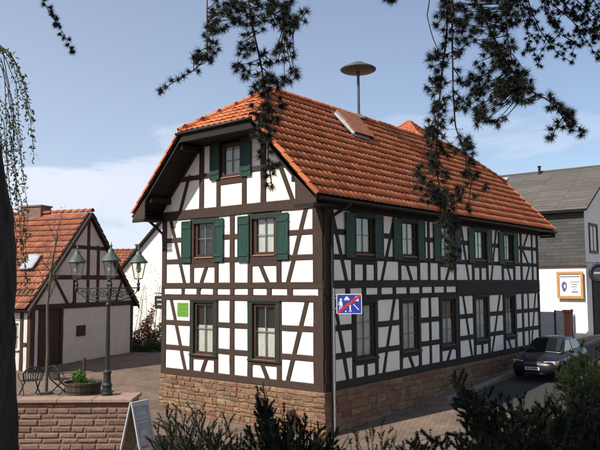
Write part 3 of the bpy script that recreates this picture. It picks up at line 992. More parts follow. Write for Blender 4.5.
# ---- sandstone plinth, each stone a part
def stone_mesh(F, u0, u1, z0, z1, n1, ztop_=99, n0=-0.02, j=0.034):
    r = lambda s=j: random.uniform(-s, s)
    g = 0.008
    outer = [(u0 + g + r(), z0 + g + r(j * .7)), (u1 - g + r(), z0 + g + r(j * .7)), (u1 - g + r(), min(ztop_, z1 - g + r(j * .7))), (u0 + g + r(), min(ztop_, z1 - g + r(j * .7)))]
    c = ((u0 + u1) / 2, (z0 + z1) / 2)
    e = 0.028
    inner = [(u + math.copysign(e, c[0] - u), z + math.copysign(e, c[1] - z)) for u, z in outer]
    vs = [F.p(u, z, n0) for u, z in outer] + [F.p(u, z, n1 - .02) for u, z in outer] + [F.p(u, z, n1 + r(.008)) for u, z in inner]
    fs = [(0, 1, 5, 4), (1, 2, 6, 5), (2, 3, 7, 6), (3, 0, 4, 7), (4, 5, 9, 8), (5, 6, 10, 9), (6, 7, 11, 10), (7, 4, 8, 11), (8, 9, 10, 11)]
    return vs, fs
def masonry(parent, F, u0, u1, ztop, zbot, ch=(.14, .24), lw_=(.22, .55), n=0.0, limit=10**6, name='stone', material=None, part_until=1e9, jit=.034):
    """coursed rubble between ztop and zbot(u); pieces beyond part_until joined as one stuff part"""
    rest = MB()
    z1 = ztop
    cnt = 0
    low = min(zbot(u) for u in np.linspace(u0, u1, 20))
    while z1 > low:
        z0 = z1 - random.uniform(*ch)
        u = u0
        while u < u1:
            w = random.uniform(*lw_)
            ue = min(u + w, u1)
            if u1 - ue < 0.12: ue = u1
            if z1 > zbot((u + ue) / 2):
                vs, fs = stone_mesh(F, u, ue, z0, z1, n + random.uniform(-.016, .022) * jit / .034, ztop, j=jit)
                if (u + ue) / 2 < part_until and cnt < limit:
                    MB().add(vs, fs).build(name, material, parent); cnt += 1
                else:
                    rest.add(vs, fs)
            u = ue
        z1 = z0
    if rest.v:
        o = rest.build(name, material, parent); o['kind'] = 'stuff'
    return cnt
pl = MB()
pl.box(-.034, HL - .05, -.034, HW + .034, -2.4, -0.004)
plinth = pl.build('plinth', MAT['mortar'], house)
masonry(plinth, GAB, -0.06, HW + .06, -0.003, lambda u: gz(-.1, u) - .12, n=0.06, material=MAT['stone'], ch=(.10, .20), lw_=(.15, .44), limit=220)
masonry(plinth, LONG, -0.0, HL, -0.003, lambda u: gz(u, -.1) - .12, n=0.06, material=MAT['stone'], limit=165, part_until=6.6, ch=(.16, .26), lw_=(.26, .6))

# ================================================================== roof
def tile_profile(w, amp):
    """pantile: shallow pan and a round roll; list of (u, h)"""
    pr = [(0.0, 0.35 * amp), (0.10, 0.06 * amp), (0.26, -0.10 * amp), (0.42, 0.0), (0.52, 0.32 * amp), (0.62, 0.82 * amp), (0.74, 1.05 * amp), (0.86, 0.85 * amp), (0.96, 0.38 * amp), (1.04, 0.0)]
    return [(u * w, h) for u, h in pr]
def tile_geo(w, length, amp, lift, th=0.016):
    """local x across, y up the slope, z off the slope; origin at the lower left corner"""
    pr = tile_profile(w, amp)
    n = len(pr)
    vs, fs = [], []
    for (u, h) in pr: vs.append((u, 0.0, h + lift - th))
    for (u, h) in pr: vs.append((u, -0.004, h + lift))
    for (u, h) in pr: vs.append((u, length, h * 0.92))
    for r in range(2):
        for i in range(n - 1):
            fs.append((r * n + i, r * n + i + 1, (r + 1) * n + i + 1, (r + 1) * n + i))
    fs.append((0, n, 2 * n)); fs.append((n - 1, 3 * n - 1, 2 * n - 1))
    return vs, fs
def tile_field(parent, origin, ux, uy, w, pitch, ncol, nrow, inside, material, amp=0.024, lift=0.048, near=0, near_name='roof_tile'):
    """rows of pantiles on a slope; the 'near' ones closest to the camera are objects of their own"""
    origin, ux, uy = Vector(origin), Vector(ux).normalized(), Vector(uy).normalized()
    uz = ux.cross(uy)
    if uz.z < 0: uz = -uz
    vs, fs = tile_geo(w, pitch * 1.14, amp, lift)
    spots = []
    for r in range(nrow):
        for c in range(ncol):
            if inside((c + .5) * w, (r + .5) * pitch):
                spots.append((c * w, r * pitch))
    R3 = Matrix((ux, uy, uz)).transposed()
    def loc(s):
        return origin + ux * s[0] + uy * s[1]
    spots.sort(key=lambda s: (loc(s) - CAM).length)
    rest = MB()
    me = None
    for k, s in enumerate(spots):
        p = loc(s) + uz * random.uniform(-.003, .004) + ux * random.uniform(-.004, .004)
        Rj = R3 @ Matrix.Rotation(random.gauss(0, .016), 3, 'Z') @ Matrix.Rotation(random.gauss(0, .010), 3, 'X')
        if k < near:
            if me is None:
                me = MB().add(vs, fs).mesh('roof_tile', material, smooth=True, fix=False)
            o = link(near_name, me, parent)
            o.matrix_basis = Matrix.Translation(p) @ Rj.to_4x4()
        else:
            rest.add([p + Rj @ Vector(v) for v in vs], fs)
    if rest.v:
        o = rest.build('roof_tiles', material, parent, smooth=True, fix=False)
        o['kind'] = 'stuff'

cp = 1 / math.sqrt(1 + TP * TP); sp = TP * cp        # cos / sin of the pitch
SL = (EY) / cp                                       # slope length eaves to ridge
def slab(b, poly, t):
    a, c, d = Vector(poly[0]), Vector(poly[1]), Vector(poly[2])
    n = (c - a).cross(d - a).normalized()
    if n.z > 0: n = -n
    b.prism(poly, n * t)
T0 = 0.05                                            # slab top lies this far under the tile plane
def zt(y): return ZR - TP * abs(y - YC) - T0 / cp
rb = MB()
for s in (-1, 1):
    e, h = YC + s * EY, YC + s * HY
    slab(rb, [(VX0, e, zt(e)), (VX1, e, zt(e)), (VX1, h, zt(h)), (HX1, YC, zt(YC)), (HX0, YC, zt(YC)), (VX0, h, zt(h))], 0.13)
for vx, hx in ((VX0, HX0), (VX1, HX1)):
    slab(rb, [(vx, YC - HY, zt(YC - HY)), (vx, YC + HY, zt(YC + HY)), (hx, YC, zt(YC))], 0.12)
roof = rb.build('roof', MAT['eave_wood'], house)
def above_hip(X, d):          # d: distance from the ridge line in plan; True when inside the main slope
    if d >= HY: return True
    lim0 = VX0 + (HX0 - VX0) * (1 - d / HY)
    lim1 = VX1 + (HX1 - VX1) * (1 - d / HY)
    return lim0 < X < lim1
TW, TL_ = 0.25, 0.418
ncol = int((VX1 - VX0) / TW); nrow = int(SL / TL_) + 1
TW = (VX1 - VX0) / ncol
e0 = YC - EY
tile_field(roof, (VX0, e0, ZR - TP * EY - .005), (1, 0, 0), (0, cp, sp), TW, TL_, ncol, nrow,
           lambda u, v: above_hip(VX0 + u, EY - v * cp) and v < SL - .05, MAT['tile'], near=250)
e1 = YC + EY
tile_field(roof, (VX1, e1, ZR - TP * EY - .005), (-1, 0, 0), (0, -cp, sp), TW, TL_, ncol, nrow,
           lambda u, v: above_hip(VX1 - u, EY - v * cp) and v < SL - .05, MAT['tile'])
# half hips
for vx, hx, near in ((VX0, HX0, 50), (VX1, HX1, 0)):
    run = hx - vx
    rise = ZR - HIPZ
    ll = math.hypot(run, rise)
    sgn = 1 if run > 0 else -1
    nr = int(ll / TL_) + 1
    nc = int(2 * HY / TW) + 1
    o_ = (vx - sgn * .05, YC + HY * sgn, HIPZ - .03)
    tile_field(roof, o_, (0, -sgn, 0), (run, 0, rise), TW, TL_, nc, nr,
               lambda u, v: abs(u - HY) < HY * (1 - v / ll) + .02 and v < ll, MAT['tile'], near=near)
def cap_run(parent, p0, p1, r=0.115, step=0.36, name='ridge_tile', sag=0.0):
    """half-round ridge tiles laid over one another"""
    p0, p1 = Vector(p0), Vector(p1)
    d = p1 - p0
    n = max(1, round(d.length / step))
    ex = d.normalized()
    ez = (Vector((0, 0, 1)) - ex * ex.z).normalized()
    ey = ez.cross(ex)
    st = d.length / n
    b = MB()
    seg = 8
    for i, (x, rr) in enumerate(((-0.03, r * 1.06), (-0.03, r * 0.9), (st, r * 0.94))):
        for k in range(seg + 1):
            a = math.radians(-30) + math.radians(240) * k / seg
            b.v.append((x, math.cos(a) * rr, math.sin(a) * rr * 0.85 + (0.02 if i < 2 else 0.0)))
    for i in (0, 1):
        for k in range(seg):
            if i == 0: b.f.append((k, k + 1, seg + 1 + k + 1, seg + 1 + k))
            else: b.f.append((k, k + 1, 2 * (seg + 1) + k + 1, 2 * (seg + 1) + k))
    me = b.mesh('ridge_tile', MAT['tile'], smooth=True, fix=True)
    R3 = Matrix((ex, ey, ez)).transposed().to_4x4()
    for i in range(n):
        o = link(name, me, parent)
        o.matrix_basis = Matrix.Translation(p0 + ex * (st * i) + ey * random.uniform(-.006, .006)) @ R3 @ Matrix.Rotation(random.gauss(0, .012), 4, 'Z')
cap_run(roof, (HX0, YC, ZR + .0), (HX1, YC, ZR + .0), r=.125)
for s in (-1, 1):
    cap_run(roof, (VX0, YC + s * HY, HIPZ + .055), (HX0, YC, ZR + .03), r=.11, name='hip_tile')
    cap_run(roof, (VX1, YC + s * HY, HIPZ + .055), (HX1, YC, ZR + .03), r=.11, name='hip_tile')
# verge tiles: rolled edge tiles with a drop face
for vx, sg in ((VX0, -1), (VX1, 1)):
    for s in (-1, 1):
        a = Vector((vx, YC + s * EY, ZR - TP * EY + .01)); b2 = Vector((vx, YC + s * HY, HIPZ + .01))
        d = b2 - a
        n = round(d.length / TL_)
        ex = d.normalized(); ey = Vector((sg, 0, 0)); ez = ex.cross(ey)
        if ez.z < 0: ez = -ez
        st = d.length / n
        b = MB()
        prof = [(-.09, .0), (-.08, .035), (-.04, .055), (.01, .052), (.04, .03), (.042, -.045), (.028, -.045)]
        for x, l in ((-.02, .03), (st, 0.0)):
            for (py, pz) in prof: b.v.append((x, py, pz + l))
        k = len(prof)
        for i in range(k - 1): b.f.append((i, i + 1, k + i + 1, k + i))
        b.f.append(tuple(range(k)))
        me = b.mesh('verge_tile', MAT['tile'], smooth=False, fix=True)
        M3 = Matrix((ex, ey, ez)).transposed().to_4x4()
        for i in range(n):
            o = link('verge_tile', me, roof)
            o.matrix_basis = Matrix.Translation(a + ex * (st * i)) @ M3
# barge boards under the verge and hip eaves fascia
for vx, sg in ((VX0, -1), (VX1, 1)):
    for s in (-1, 1):
        ya, yb = YC + s * (EY - .02), YC + s * HY
        b = MB()
        b.prism([(vx, ya, zt(ya) - .03), (vx, yb, zt(yb) - .03), (vx, yb, zt(yb) - .27), (vx, ya, zt(ya) - .27)], (-sg * .05, 0, 0))
        b.build('barge_board', MAT['eave_wood'], house)
    b = MB()
    b.prism([(vx, YC - HY, HIPZ - .10), (vx, YC + HY, HIPZ - .10), (vx, YC + HY, HIPZ - .34), (vx, YC - HY, HIPZ - .34)], (-sg * .05, 0, 0))
    b.build('fascia', MAT['eave_wood'], house)
    # boarded soffit below the hip
    b = MB()
    xs0, xs1 = (vx + .05, -0.03) if sg < 0 else (HL + .03, vx - .05)
    nbd = 5
    for i in range(nbd):
        p = MB()
        x0 = xs0 + (xs1 - xs0) * i / nbd; x1 = xs0 + (xs1 - xs0) * (i + 1) / nbd - .006
        p.box(x0, x1, YC - HY - .12, YC + HY + .12, HIPZ - .31, HIPZ - .285)
        p.build('soffit_board', MAT['eave_wood'], house)
    # purlin ends carrying the verge
    for yy in (YC - HY - .05, YC + HY + .05, 0.35, HW - .35):
        zz = zt(yy) - .33
        p = MB()
        xa, xb = (vx + .1, 0.0) if sg < 0 else (HL, vx - .1)
        p.box(xa, xb, yy - .09, yy + .09, zz - .1, zz + .08)
        p.build('purlin', MAT['eave_wood'], house)
    # hip gutter
    b = MB()
    b.tube([(vx + sg * .06, YC - HY - .02, HIPZ - .04), (vx + sg * .06, YC + HY + .12, HIPZ - .06)], .045, 10)
    b.build('hip_gutter', MAT['gutter'], house, smooth=True)
# boxed eaves with profiled cornice, return box at each verge
for s, Yw in ((-1, 0.0), (1, HW)):
    Ye = YC + s * EY
    ze = zt(Ye)
    steps = [(0.0, 5.30, 5.42, .10), (0.0, 5.42, 5.50, .22), (0.0, 5.40 + .05, 5.52, .36)]
    for i, (a0, z0, z1, out) in enumerate([(0, 5.26, 5.345, .09), (0, 5.345, 5.42, .20), (0, 5.42, 5.50, .34), (0, 5.43, 5.53, .47)]):
        b = MB()
        ya, yb = (Yw + s * (.046 if i == 0 else .02), Yw + s * out)
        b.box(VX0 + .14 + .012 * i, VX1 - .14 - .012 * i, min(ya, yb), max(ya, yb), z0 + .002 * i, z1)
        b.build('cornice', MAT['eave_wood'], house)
    # triangular end board of the boxed eaves
    for vx, sg in ((VX0 - .004, -1), (VX1 + .004, 1)):
        yi = Yw - s * .22
        b = MB()
        b.prism([(vx, Ye + s * -.02, 5.30), (vx, yi, 5.30), (vx, yi, zt(yi) - .16), (vx, Ye - s * .02, zt(Ye) - .16 + .1)], (-sg * .04, 0, 0))
        b.build('eaves_end_board', MAT['timber'], house)
        b = MB()
        x0, x1 = (vx + .05, 0.0) if sg < 0 else (HL, vx - .05)
        b.box(x0, x1, min(Ye - s * .02, yi), max(Ye - s * .02, yi), 5.27, 5.298)
        b.build('soffit_board', MAT['eave_wood'], house)
        b = MB()
        b.box(vx - .05 if sg < 0 else vx - .0, vx + .0 if sg < 0 else vx + .05, min(Ye - s * .06, yi), max(Ye - s * .06, yi), 5.20, 5.292)
        b.build('eaves_moulding', MAT['eave_wood'], house)
    # gutter: open half round
    b = MB()
    seg = 8
    r = .075
    yg, zg = Ye + s * .045, zt(Ye) + .0
    ring = [(yg + math.cos(math.pi + math.pi * k / seg) * r, zg + math.sin(math.pi + math.pi * k / seg) * r) for k in range(seg + 1)]
    ring += [(yg + math.cos(2 * math.pi - math.pi * k / seg) * (r - .008), zg + math.sin(2 * math.pi - math.pi * k / seg) * (r - .008)) for k in range(seg + 1)]
    b.prism([(VX0 + .05, y, z) for y, z in ring], (VX1 - VX0 - .1, 0, 0))
    b.build('gutter', MAT['gutter'], house)
# downpipes
b = MB()
Ye = YC - EY
b.tube([(.52, Ye - .04, 5.42), (.52, Ye - .03, 5.33), (.44, -.25, 5.16), (.30, -.115, 5.02), (.30, -.105, 4.6), (.30, -.105, 0.1), (.30, -.13, -0.05), (.30, -.14, gz(.3, -.1))], .05, 10)
dp = b.build('downpipe', MAT['gutter'], house, smooth=True)
for zz in (0.6, 2.4, 4.2):
    c = MB(); c.lathe([(.058, 0), (.058, .04)], 10, (.30, -.105, zz)); link('pipe_clip', c.mesh('pipe_clip', MAT['gutter']), dp)
b = MB()
Ye = YC + EY
b.tube([(-.25, Ye + .04, 5.42), (-.25, Ye + .03, 5.33), (-.12, HW + .22, 5.08), (0.1, HW + .12, 4.85), (.12, HW + .105, 4.5), (.12, HW + .105, .1), (.12, HW + .12, gz(0, HW))], .05, 10)
b.build('downpipe', MAT['gutter'], house, smooth=True)

# roof hatch with zinc flashing, standing open a little
def roof_pt(x, v, h=0.0):
    """v metres up the street-side slope from the eaves, h off the surface"""
    return Vector((x, YC - EY + v * cp - h * sp, ZR - TP * EY + v * sp + h * cp))
hx0, hx1, v0, v1 = 4.85, 6.1, 4.1, 5.35
b = MB()
for (a0, a1, c0, c1, hh0, hh1) in ((hx0, hx0 + .07, v0, v1, .16, .26), (hx1 - .07, hx1, v0, v1, .16, .26), (hx0 + .07, hx1 - .07, v0, v0 + .1, .14, .16), (hx0 + .07, hx1 - .07, v1 - .07, v1, .25, .26)):
    p = [roof_pt(a0, c0, -.02), roof_pt(a1, c0, -.02), roof_pt(a1, c1, -.02), roof_pt(a0, c1, -.02)]
    q_ = [roof_pt(a0, c0, hh0), roof_pt(a1, c0, hh0), roof_pt(a1, c1, hh1), roof_pt(a0, c1, hh1)]
    b.add(p + q_, [(0, 3, 2, 1), (4, 5, 6, 7), (0, 1, 5, 4), (1, 2, 6, 5), (2, 3, 7, 6), (3, 0, 4, 7)])
hatch = b.build('roof_hatch', MAT['eave_wood'], house)
b = MB()
p = [roof_pt(hx0 - .02, v0 - .03, .17), roof_pt(hx1 + .05, v0 - .03, .17), roof_pt(hx1 + .05, v1, .265), roof_pt(hx0 - .02, v1, .265)]
b.prism(p, roof_pt(0, 0, .03) - roof_pt(0, 0, 0))
link('hatch_lid', b.mesh('hatch_lid', MAT['tile_old']), hatch)
b = MB()
b.prism([roof_pt(hx0 - .12, v0 - .16, .085), roof_pt(hx1 - .3, v0 - .16, .085), roof_pt(hx1 - .3, v0 + .0, .11), roof_pt(hx0 - .12, v0 + .0, .11)], (0, 0, .012))
b.prism([roof_pt(hx0 - .012, v0 - .02, .0), roof_pt(hx0 - .012, v1, .0), roof_pt(hx0 - .012, v1, .25), roof_pt(hx0 - .012, v0 - .02, .15)], (-.008, 0, 0))
b.prism([roof_pt(hx0 - .16, v0 - .1, .085), roof_pt(hx0 + .01, v0 - .1, .085), roof_pt(hx0 + .01, v1 + .1, .09), roof_pt(hx0 - .16, v1 + .1, .09)], (0, 0, .010))
link('flashing', b.mesh('flashing', MAT['zinc']), hatch)

# snow guards / antenna on the ridge
ant = thing('roof_antenna', 'thin roof antenna on the far end of the orange ridge', 'antenna', (13.3, YC, ZR), world_built=True)
b = MB(); b.tube([(13.3, YC, ZR - .3), (13.3, YC, ZR + 1.7)], .022, 6); b.build('mast', MAT['galv'], ant)
b = MB(); b.tube([(13.3, YC, ZR + .55), (14.4, YC - 1.0, ZR + .62)], .012, 5); b.build('boom', MAT['galv'], ant)
for i in range(6):
    t_ = .15 + i * .16
    c = Vector((13.3 + 1.1 * t_, YC - 1.0 * t_, ZR + .55 + .07 * t_))
    b = MB(); b.tube([c - Vector((.2, .22, 0)) * .8, c + Vector((.2, .22, 0)) * .8], .007, 5); b.build('dipole', MAT['galv'], ant)

# siren: mushroom cap on a pole
SIR = Vector((7.05, YC, ZR + .05))
sir = thing('roof_siren', 'grey mushroom-shaped siren on a pole above the orange roof ridge', 'siren', tuple(SIR))
b = MB(); b.lathe([(.085, -.2), (.085, .10), (.055, .12), (.055, 1.72), (.075, 1.72), (.075, 1.80)], 14); b.build('pole', MAT['siren'], sir, smooth=False)
b = MB(); b.lathe([(.09, 1.80), (.32, 1.81), (.64, 1.86), (.725, 1.905), (.735, 1.94), (.68, 1.985), (.51, 2.065), (.33, 2.13), (.24, 2.155), (.23, 2.205), (.11, 2.225), (.0, 2.23)], 28); b.build('horn_cap', MAT['siren'], sir, smooth=True)
b = MB(); b.lathe([(.12, .06), (.16, .0), (.30, -.12)], 12); b.build('roof_collar', MAT['zinc'], sir)

# green poster between post and brace
b = MB(); fbox(b, GAB, 5.74, 6.28, 1.99, 2.45, .003, .022)
pst = tag(b.build('poster', MAT['poster_green']), 'lime green notice panel on the white gable wall left of the window', 'poster')
for i, (a, c) in enumerate(((2.37, .40), (2.26, .34), (2.20, .42), (2.12, .30), (2.06, .38))):
    b = MB(); fbox(b, GAB, 6.01 - c / 2, 6.01 + c / 2, a, a + .022, .022, .024)
    b.build('print_line', MAT['poster_ink'], pst)
# projecting sign on the north corner
hs_ = thing('hanging_sign', 'small dark hanging sign board projecting beside the left corner of the house', 'sign', (0.35, HW, 2.15), world_built=True)
b = MB(); b.box(.33, .37, HW + .12, HW + .82, 2.20, 2.66); b.build('board', MAT['black_plastic'], hs_)
b = MB(); b.tube([(.35, HW, 2.76), (.35, HW + .88, 2.76)], .015, 6); b.tube([(.35, HW, 3.05), (.35, HW + .45, 2.76)], .010, 6); b.tube([(.35, HW + .2, 2.76), (.35, HW + .2, 2.65)], .007, 5); b.tube([(.35, HW + .75, 2.76), (.35, HW + .75, 2.65)], .007, 5); b.build('bracket', MAT['iron'], hs_)
for zz, ll in ((2.50, .44), (2.34, .38)):
    b = MB(); b.box(.326, .33, HW + .47 - ll / 2, HW + .47 + ll / 2, zz, zz + .05); b.build('print_line', MAT['ink_pale'], hs_)
# flower pot on the inside of the upper window
# ================================================================== retaining wall and terrace
WA = Vector((-5.75, 1.26, 0)); WDIR = Vector((-1.65, 2.03, 0)).normalized(); WN = Vector((-WDIR.y, WDIR.x, 0))   # WN points to the camera side
if WN.dot(CAM - WA) < 0: WN = -WN
WLEN = 7.5
CT = 0.46                                                   # top of the coping
wall_t = thing('retaining_wall', 'low retaining wall of red sandstone blocks with flat coping at left', 'wall', (WA.x, WA.y, -1.0), world_built=True)
WF = Facade((WA.x, WA.y, 0), WDIR, WN)
WR = Facade((WA.x, WA.y, 0), -WN, -WDIR)                   # the short return
b = MB()
b.prism([WF.p(0.015, -2.2, -.02), WF.p(WLEN, -2.2, -.02), WF.p(WLEN, -2.2, -.36), WF.p(.36, -2.2, -.36), WF.p(.36, -2.2, -.94), WF.p(.015, -2.2, -.94)], (0, 0, 2.2 + CT - .09))
b.build('wall_core', MAT['mortar'], wall_t)
random.seed(21)
masonry(wall_t, WF, 0.0, WLEN, CT - .085, lambda u: -1.15, ch=(.11, .16), lw_=(.22, .55), jit=.010, n=0.0, name='block', material=MAT['redstone'])
masonry(wall_t, WR, 0.02, .94, CT - .085, lambda u: -1.15, ch=(.11, .16), lw_=(.25, .6), jit=.010, n=0.0, name='block', material=MAT['redstone'])
u = -0.06
first = True
while u < WLEN:
    ue = min(u + random.uniform(.8, 1.15), WLEN)
    b = MB()
    b.prism([WF.p(u + .004, CT - .08, .06), WF.p(ue - .004, CT - .08, .06), WF.p(ue - .004, CT - .08, -.40), WF.p(u + .004, CT - .08, -.40)], (0, 0, .08 + random.uniform(-.003, .003)))
    b.build('coping_slab', MAT['coping'], wall_t, bevel=.008)
    u = ue
b = MB(); b.prism([WF.p(-.056, CT - .08, -.408), WF.p(.40, CT - .08, -.408), WF.p(.40, CT - .08, -.95), WF.p(-.056, CT - .08, -.95)], (0, 0, .079)); b.build('coping_slab', MAT['coping'], wall_t, bevel=.008)
# raised terrace behind it
TZ = 0.40
b = MB()
b.prism([WF.p(.365, -2.3, -.365), WF.p(WLEN, -2.3, -.365), WF.p(WLEN, -2.3, -4.2), WF.p(.9, -2.3, -3.0), WF.p(.365, -2.3, -.95)], (0, 0, 2.3 + TZ))
structure(b.build('terrace', MAT['pavers']))

# ================================================================== street lamp
LP = at(107, 392, 17.0); LP.z = TZ
lamp = thing('street_lamp', 'old-fashioned dark green street lamp with three lanterns on scrolled arms', 'street lamp', tuple(LP))
b = MB()
b.lathe([(.135, 0), (.135, .06), (.115, .08), (.11, .20), (.125, .22), (.125, .26), (.095, .30), (.085, .50), (.10, .53), (.10, .57), (.055, .62), (.044, 1.3), (.039, 2.0),
         (.038, 2.14), (.062, 2.17), (.066, 2.21), (.046, 2.25), (.046, 2.42), (.08, 2.46), (.08, 2.52), (.05, 2.56), (.045, 2.66), (.06, 2.70), (.03, 2.76), (.045, 2.80), (.012, 2.88), (.0, 2.93)], 16)
post_ = b.build('post', MAT['iron'], lamp, smooth=False)
# flutes on the shaft
for k in range(8):
    a = 2 * math.pi * k / 8
    b = MB(); b.tube([(.049 * math.cos(a), .049 * math.sin(a), .66), (.037 * math.cos(a), .037 * math.sin(a), 2.12)], .008, 5)
    link('flute', b.mesh('flute', MAT['iron']), post_)
def spiral(c, ax, r0, turns, s=1, n=22):
    pts = []
    for i in range(n):
        t = i / (n - 1)
        a = t * turns * 2 * math.pi * s
        r = r0 * (1 - .8 * t)
        pts.append(Vector((c[0], c[1], c[2])) + ax * (r * math.cos(a)) + Vector((0, 0, r * math.sin(a))))
    return pts
base_ang = math.atan2(RGT.y, RGT.x)
for th in (168, -72, 48):
    a = base_ang + math.radians(th)
    ax = Vector((math.cos(a), math.sin(a), 0))
    b = MB()
    R_ = .87
    b.tube([ax * .04 + Vector((0, 0, 2.60)), ax * R_ + Vector((0, 0, 2.60))], .016, 6)
    b.tube([ax * .04 + Vector((0, 0, 2.30)), ax * .35 + Vector((0, 0, 2.30)), ax * .62 + Vector((0, 0, 2.36)), ax * .80 + Vector((0, 0, 2.48)), ax * R_ + Vector((0, 0, 2.60))], .014, 6)
    for (cx_, cz_, rr, sg) in ((.16, 2.45, .12, 1), (.36, 2.46, .11, -1), (.55, 2.49, .09, 1), (.70, 2.53, .055, -1)):
        b.tube(spiral(ax * cx_ + Vector((0, 0, cz_)), ax, rr, 1.6, sg), .010, 5)
        b.tube(spiral(ax * cx_ + Vector((0, 0, cz_)), ax * -1, rr * .8, 1.2, sg), .008, 5)
    b.lathe([(.0, 2.50), (.03, 2.53), (.045, 2.60), (.03, 2.66), (.05, 2.70), (.02, 2.76), (.02, 2.82)], 8, tuple(ax * R_))
    arm = b.build('scroll_arm', MAT['iron'], lamp)
    c = ax * R_
    b = MB()                                                 # lantern cage
    zb, zm = 2.84, 3.24
    r0, r1 = .115, .20
    hexa = lambda r, z, k: Vector((c.x + r * math.cos(math.pi / 3 * k + a), c.y + r * math.sin(math.pi / 3 * k + a), z))
    for k in range(6):
        b.tube([hexa(r0, zb, k), hexa(r1, zm, k)], .006, 5)
        b.tube([hexa(r0, zb, k), hexa(r0, zb, k + 1)], .010, 5)
        b.tube([hexa(r1, zm, k), hexa(r1, zm, k + 1)], .012, 5)
    b.tube([hexa(.0, 2.80, 0), hexa(r0, zb, 0)], .008, 5); b.tube([hexa(.0, 2.80, 0), hexa(r0, zb, 2)], .008, 5); b.tube([hexa(.0, 2.80, 0), hexa(r0, zb, 4)], .008, 5)
    lan = b.build('lantern', MAT['iron'], lamp)
    for k in range(6):
        p = MB(); p.prism([hexa(r0 - .004, zb + .01, k), hexa(r0 - .004, zb + .01, k + 1), hexa(r1 - .004, zm - .01, k + 1), hexa(r1 - .004, zm - .01, k)], (0, 0, .0015))
        link('pane', p.mesh('pane', MAT['lamp_glass']), lan)
    p = MB(); p.lathe([(.235, 3.235), (.245, 3.25), (.215, 3.285), (.14, 3.37), (.10, 3.43), (.075, 3.445), (.075, 3.50), (.055, 3.53), (.02, 3.55), (.022, 3.58), (.035, 3.60), (.015, 3.63), (.006, 3.70)], 18, tuple(c))
    link('lantern_roof', p.mesh('lantern_roof', MAT['lamp_green'], smooth=True), lan)
    p = MB(); p.lathe([(.05, 3.235), (.055, 3.15), (.07, 3.08), (.05, 3.0), (.0, 2.98)], 12, tuple(c))
    link('bulb', p.mesh('bulb', MAT['opal'], smooth=True), lan)

# ================================================================== wooden tub, chairs, young tree on the terrace
def leaf_ball(center, radius, n, size, squash=1.0):
    d = rand_unit(n)
    r = radius * rng.random((n, 1)) ** 0.45
    p = np.asarray(tuple(center)) + d * r * np.array([1, 1, squash])
    return leaves(p, unit(d + rng.normal(size=(n, 3)) * .7), size, size * .55)
TB = at(83, 391, 17.3); TB.z = TZ
tub = thing('planter_tub', 'half-barrel wooden planter tub on the terrace beside the street lamp', 'planter', tuple(TB))
b = MB(); b.lathe([(.36, .03), (.42, .27), (.40, .27), (.34, .05)], 24); b.build('inner_shell', MAT['tub'], tub)
nst = 22
for k in range(nst):
    a0, a1 = 2 * math.pi * k / nst + .012, 2 * math.pi * (k + 1) / nst - .012
    b = MB()
    P = lambda r, a, z: (r * math.cos(a), r * math.sin(a), z)
    b.add([P(.375, a0, .0), P(.375, a1, .0), P(.44, a1, .29), P(.44, a0, .29), P(.40, a0, .0), P(.40, a1, .0), P(.465, a1, .29), P(.465, a0, .29)], [(0, 3, 2, 1), (4, 5, 6, 7), (0, 1, 5, 4), (1, 2, 6, 5), (2, 3, 7, 6), (3, 0, 4, 7)])
    b.build('stave', MAT['tub'], tub)
for zz, rr in ((.06, .417), (.21, .452)):
    b = MB(); b.lathe([(rr, zz), (rr + .006, zz + .035), (rr - .02, zz + .035), (rr - .02, zz)], 24); b.build('hoop', MAT['iron'], tub)
b = MB(); b.lathe([(.0, .24), (.41, .24), (.3, .27), (.0, .28)], 20); b.build('soil', MAT['soil'], tub)
tp = thing('tub_plant', 'bright green leafy plant in the wooden tub', 'plant', (TB.x, TB.y, TZ + .26))
b = MB(); [b.tube([(0, 0, 0), (random.uniform(-.1, .1), random.uniform(-.1, .1), .22)], .006, 5) for _ in range(6)]; b.build('stem', MAT['twig'], tp)
s = Soup()
for _ in range(7): s.add(leaf_ball((random.uniform(-.14, .14), random.uniform(-.14, .14), random.uniform(.05, .22)), .11, 60, .07))
s.add(leaf_ball((0, 0, .02), .3, 120, .06, .2))
s.build('foliage', MAT['tub_leaf'], tp, 'stuff')
b = MB(); b.tube([(0.02, 0, 0), (0.02, 0, .62)], .035, 8); b.build('stake', MAT['dark_wood'], tp)

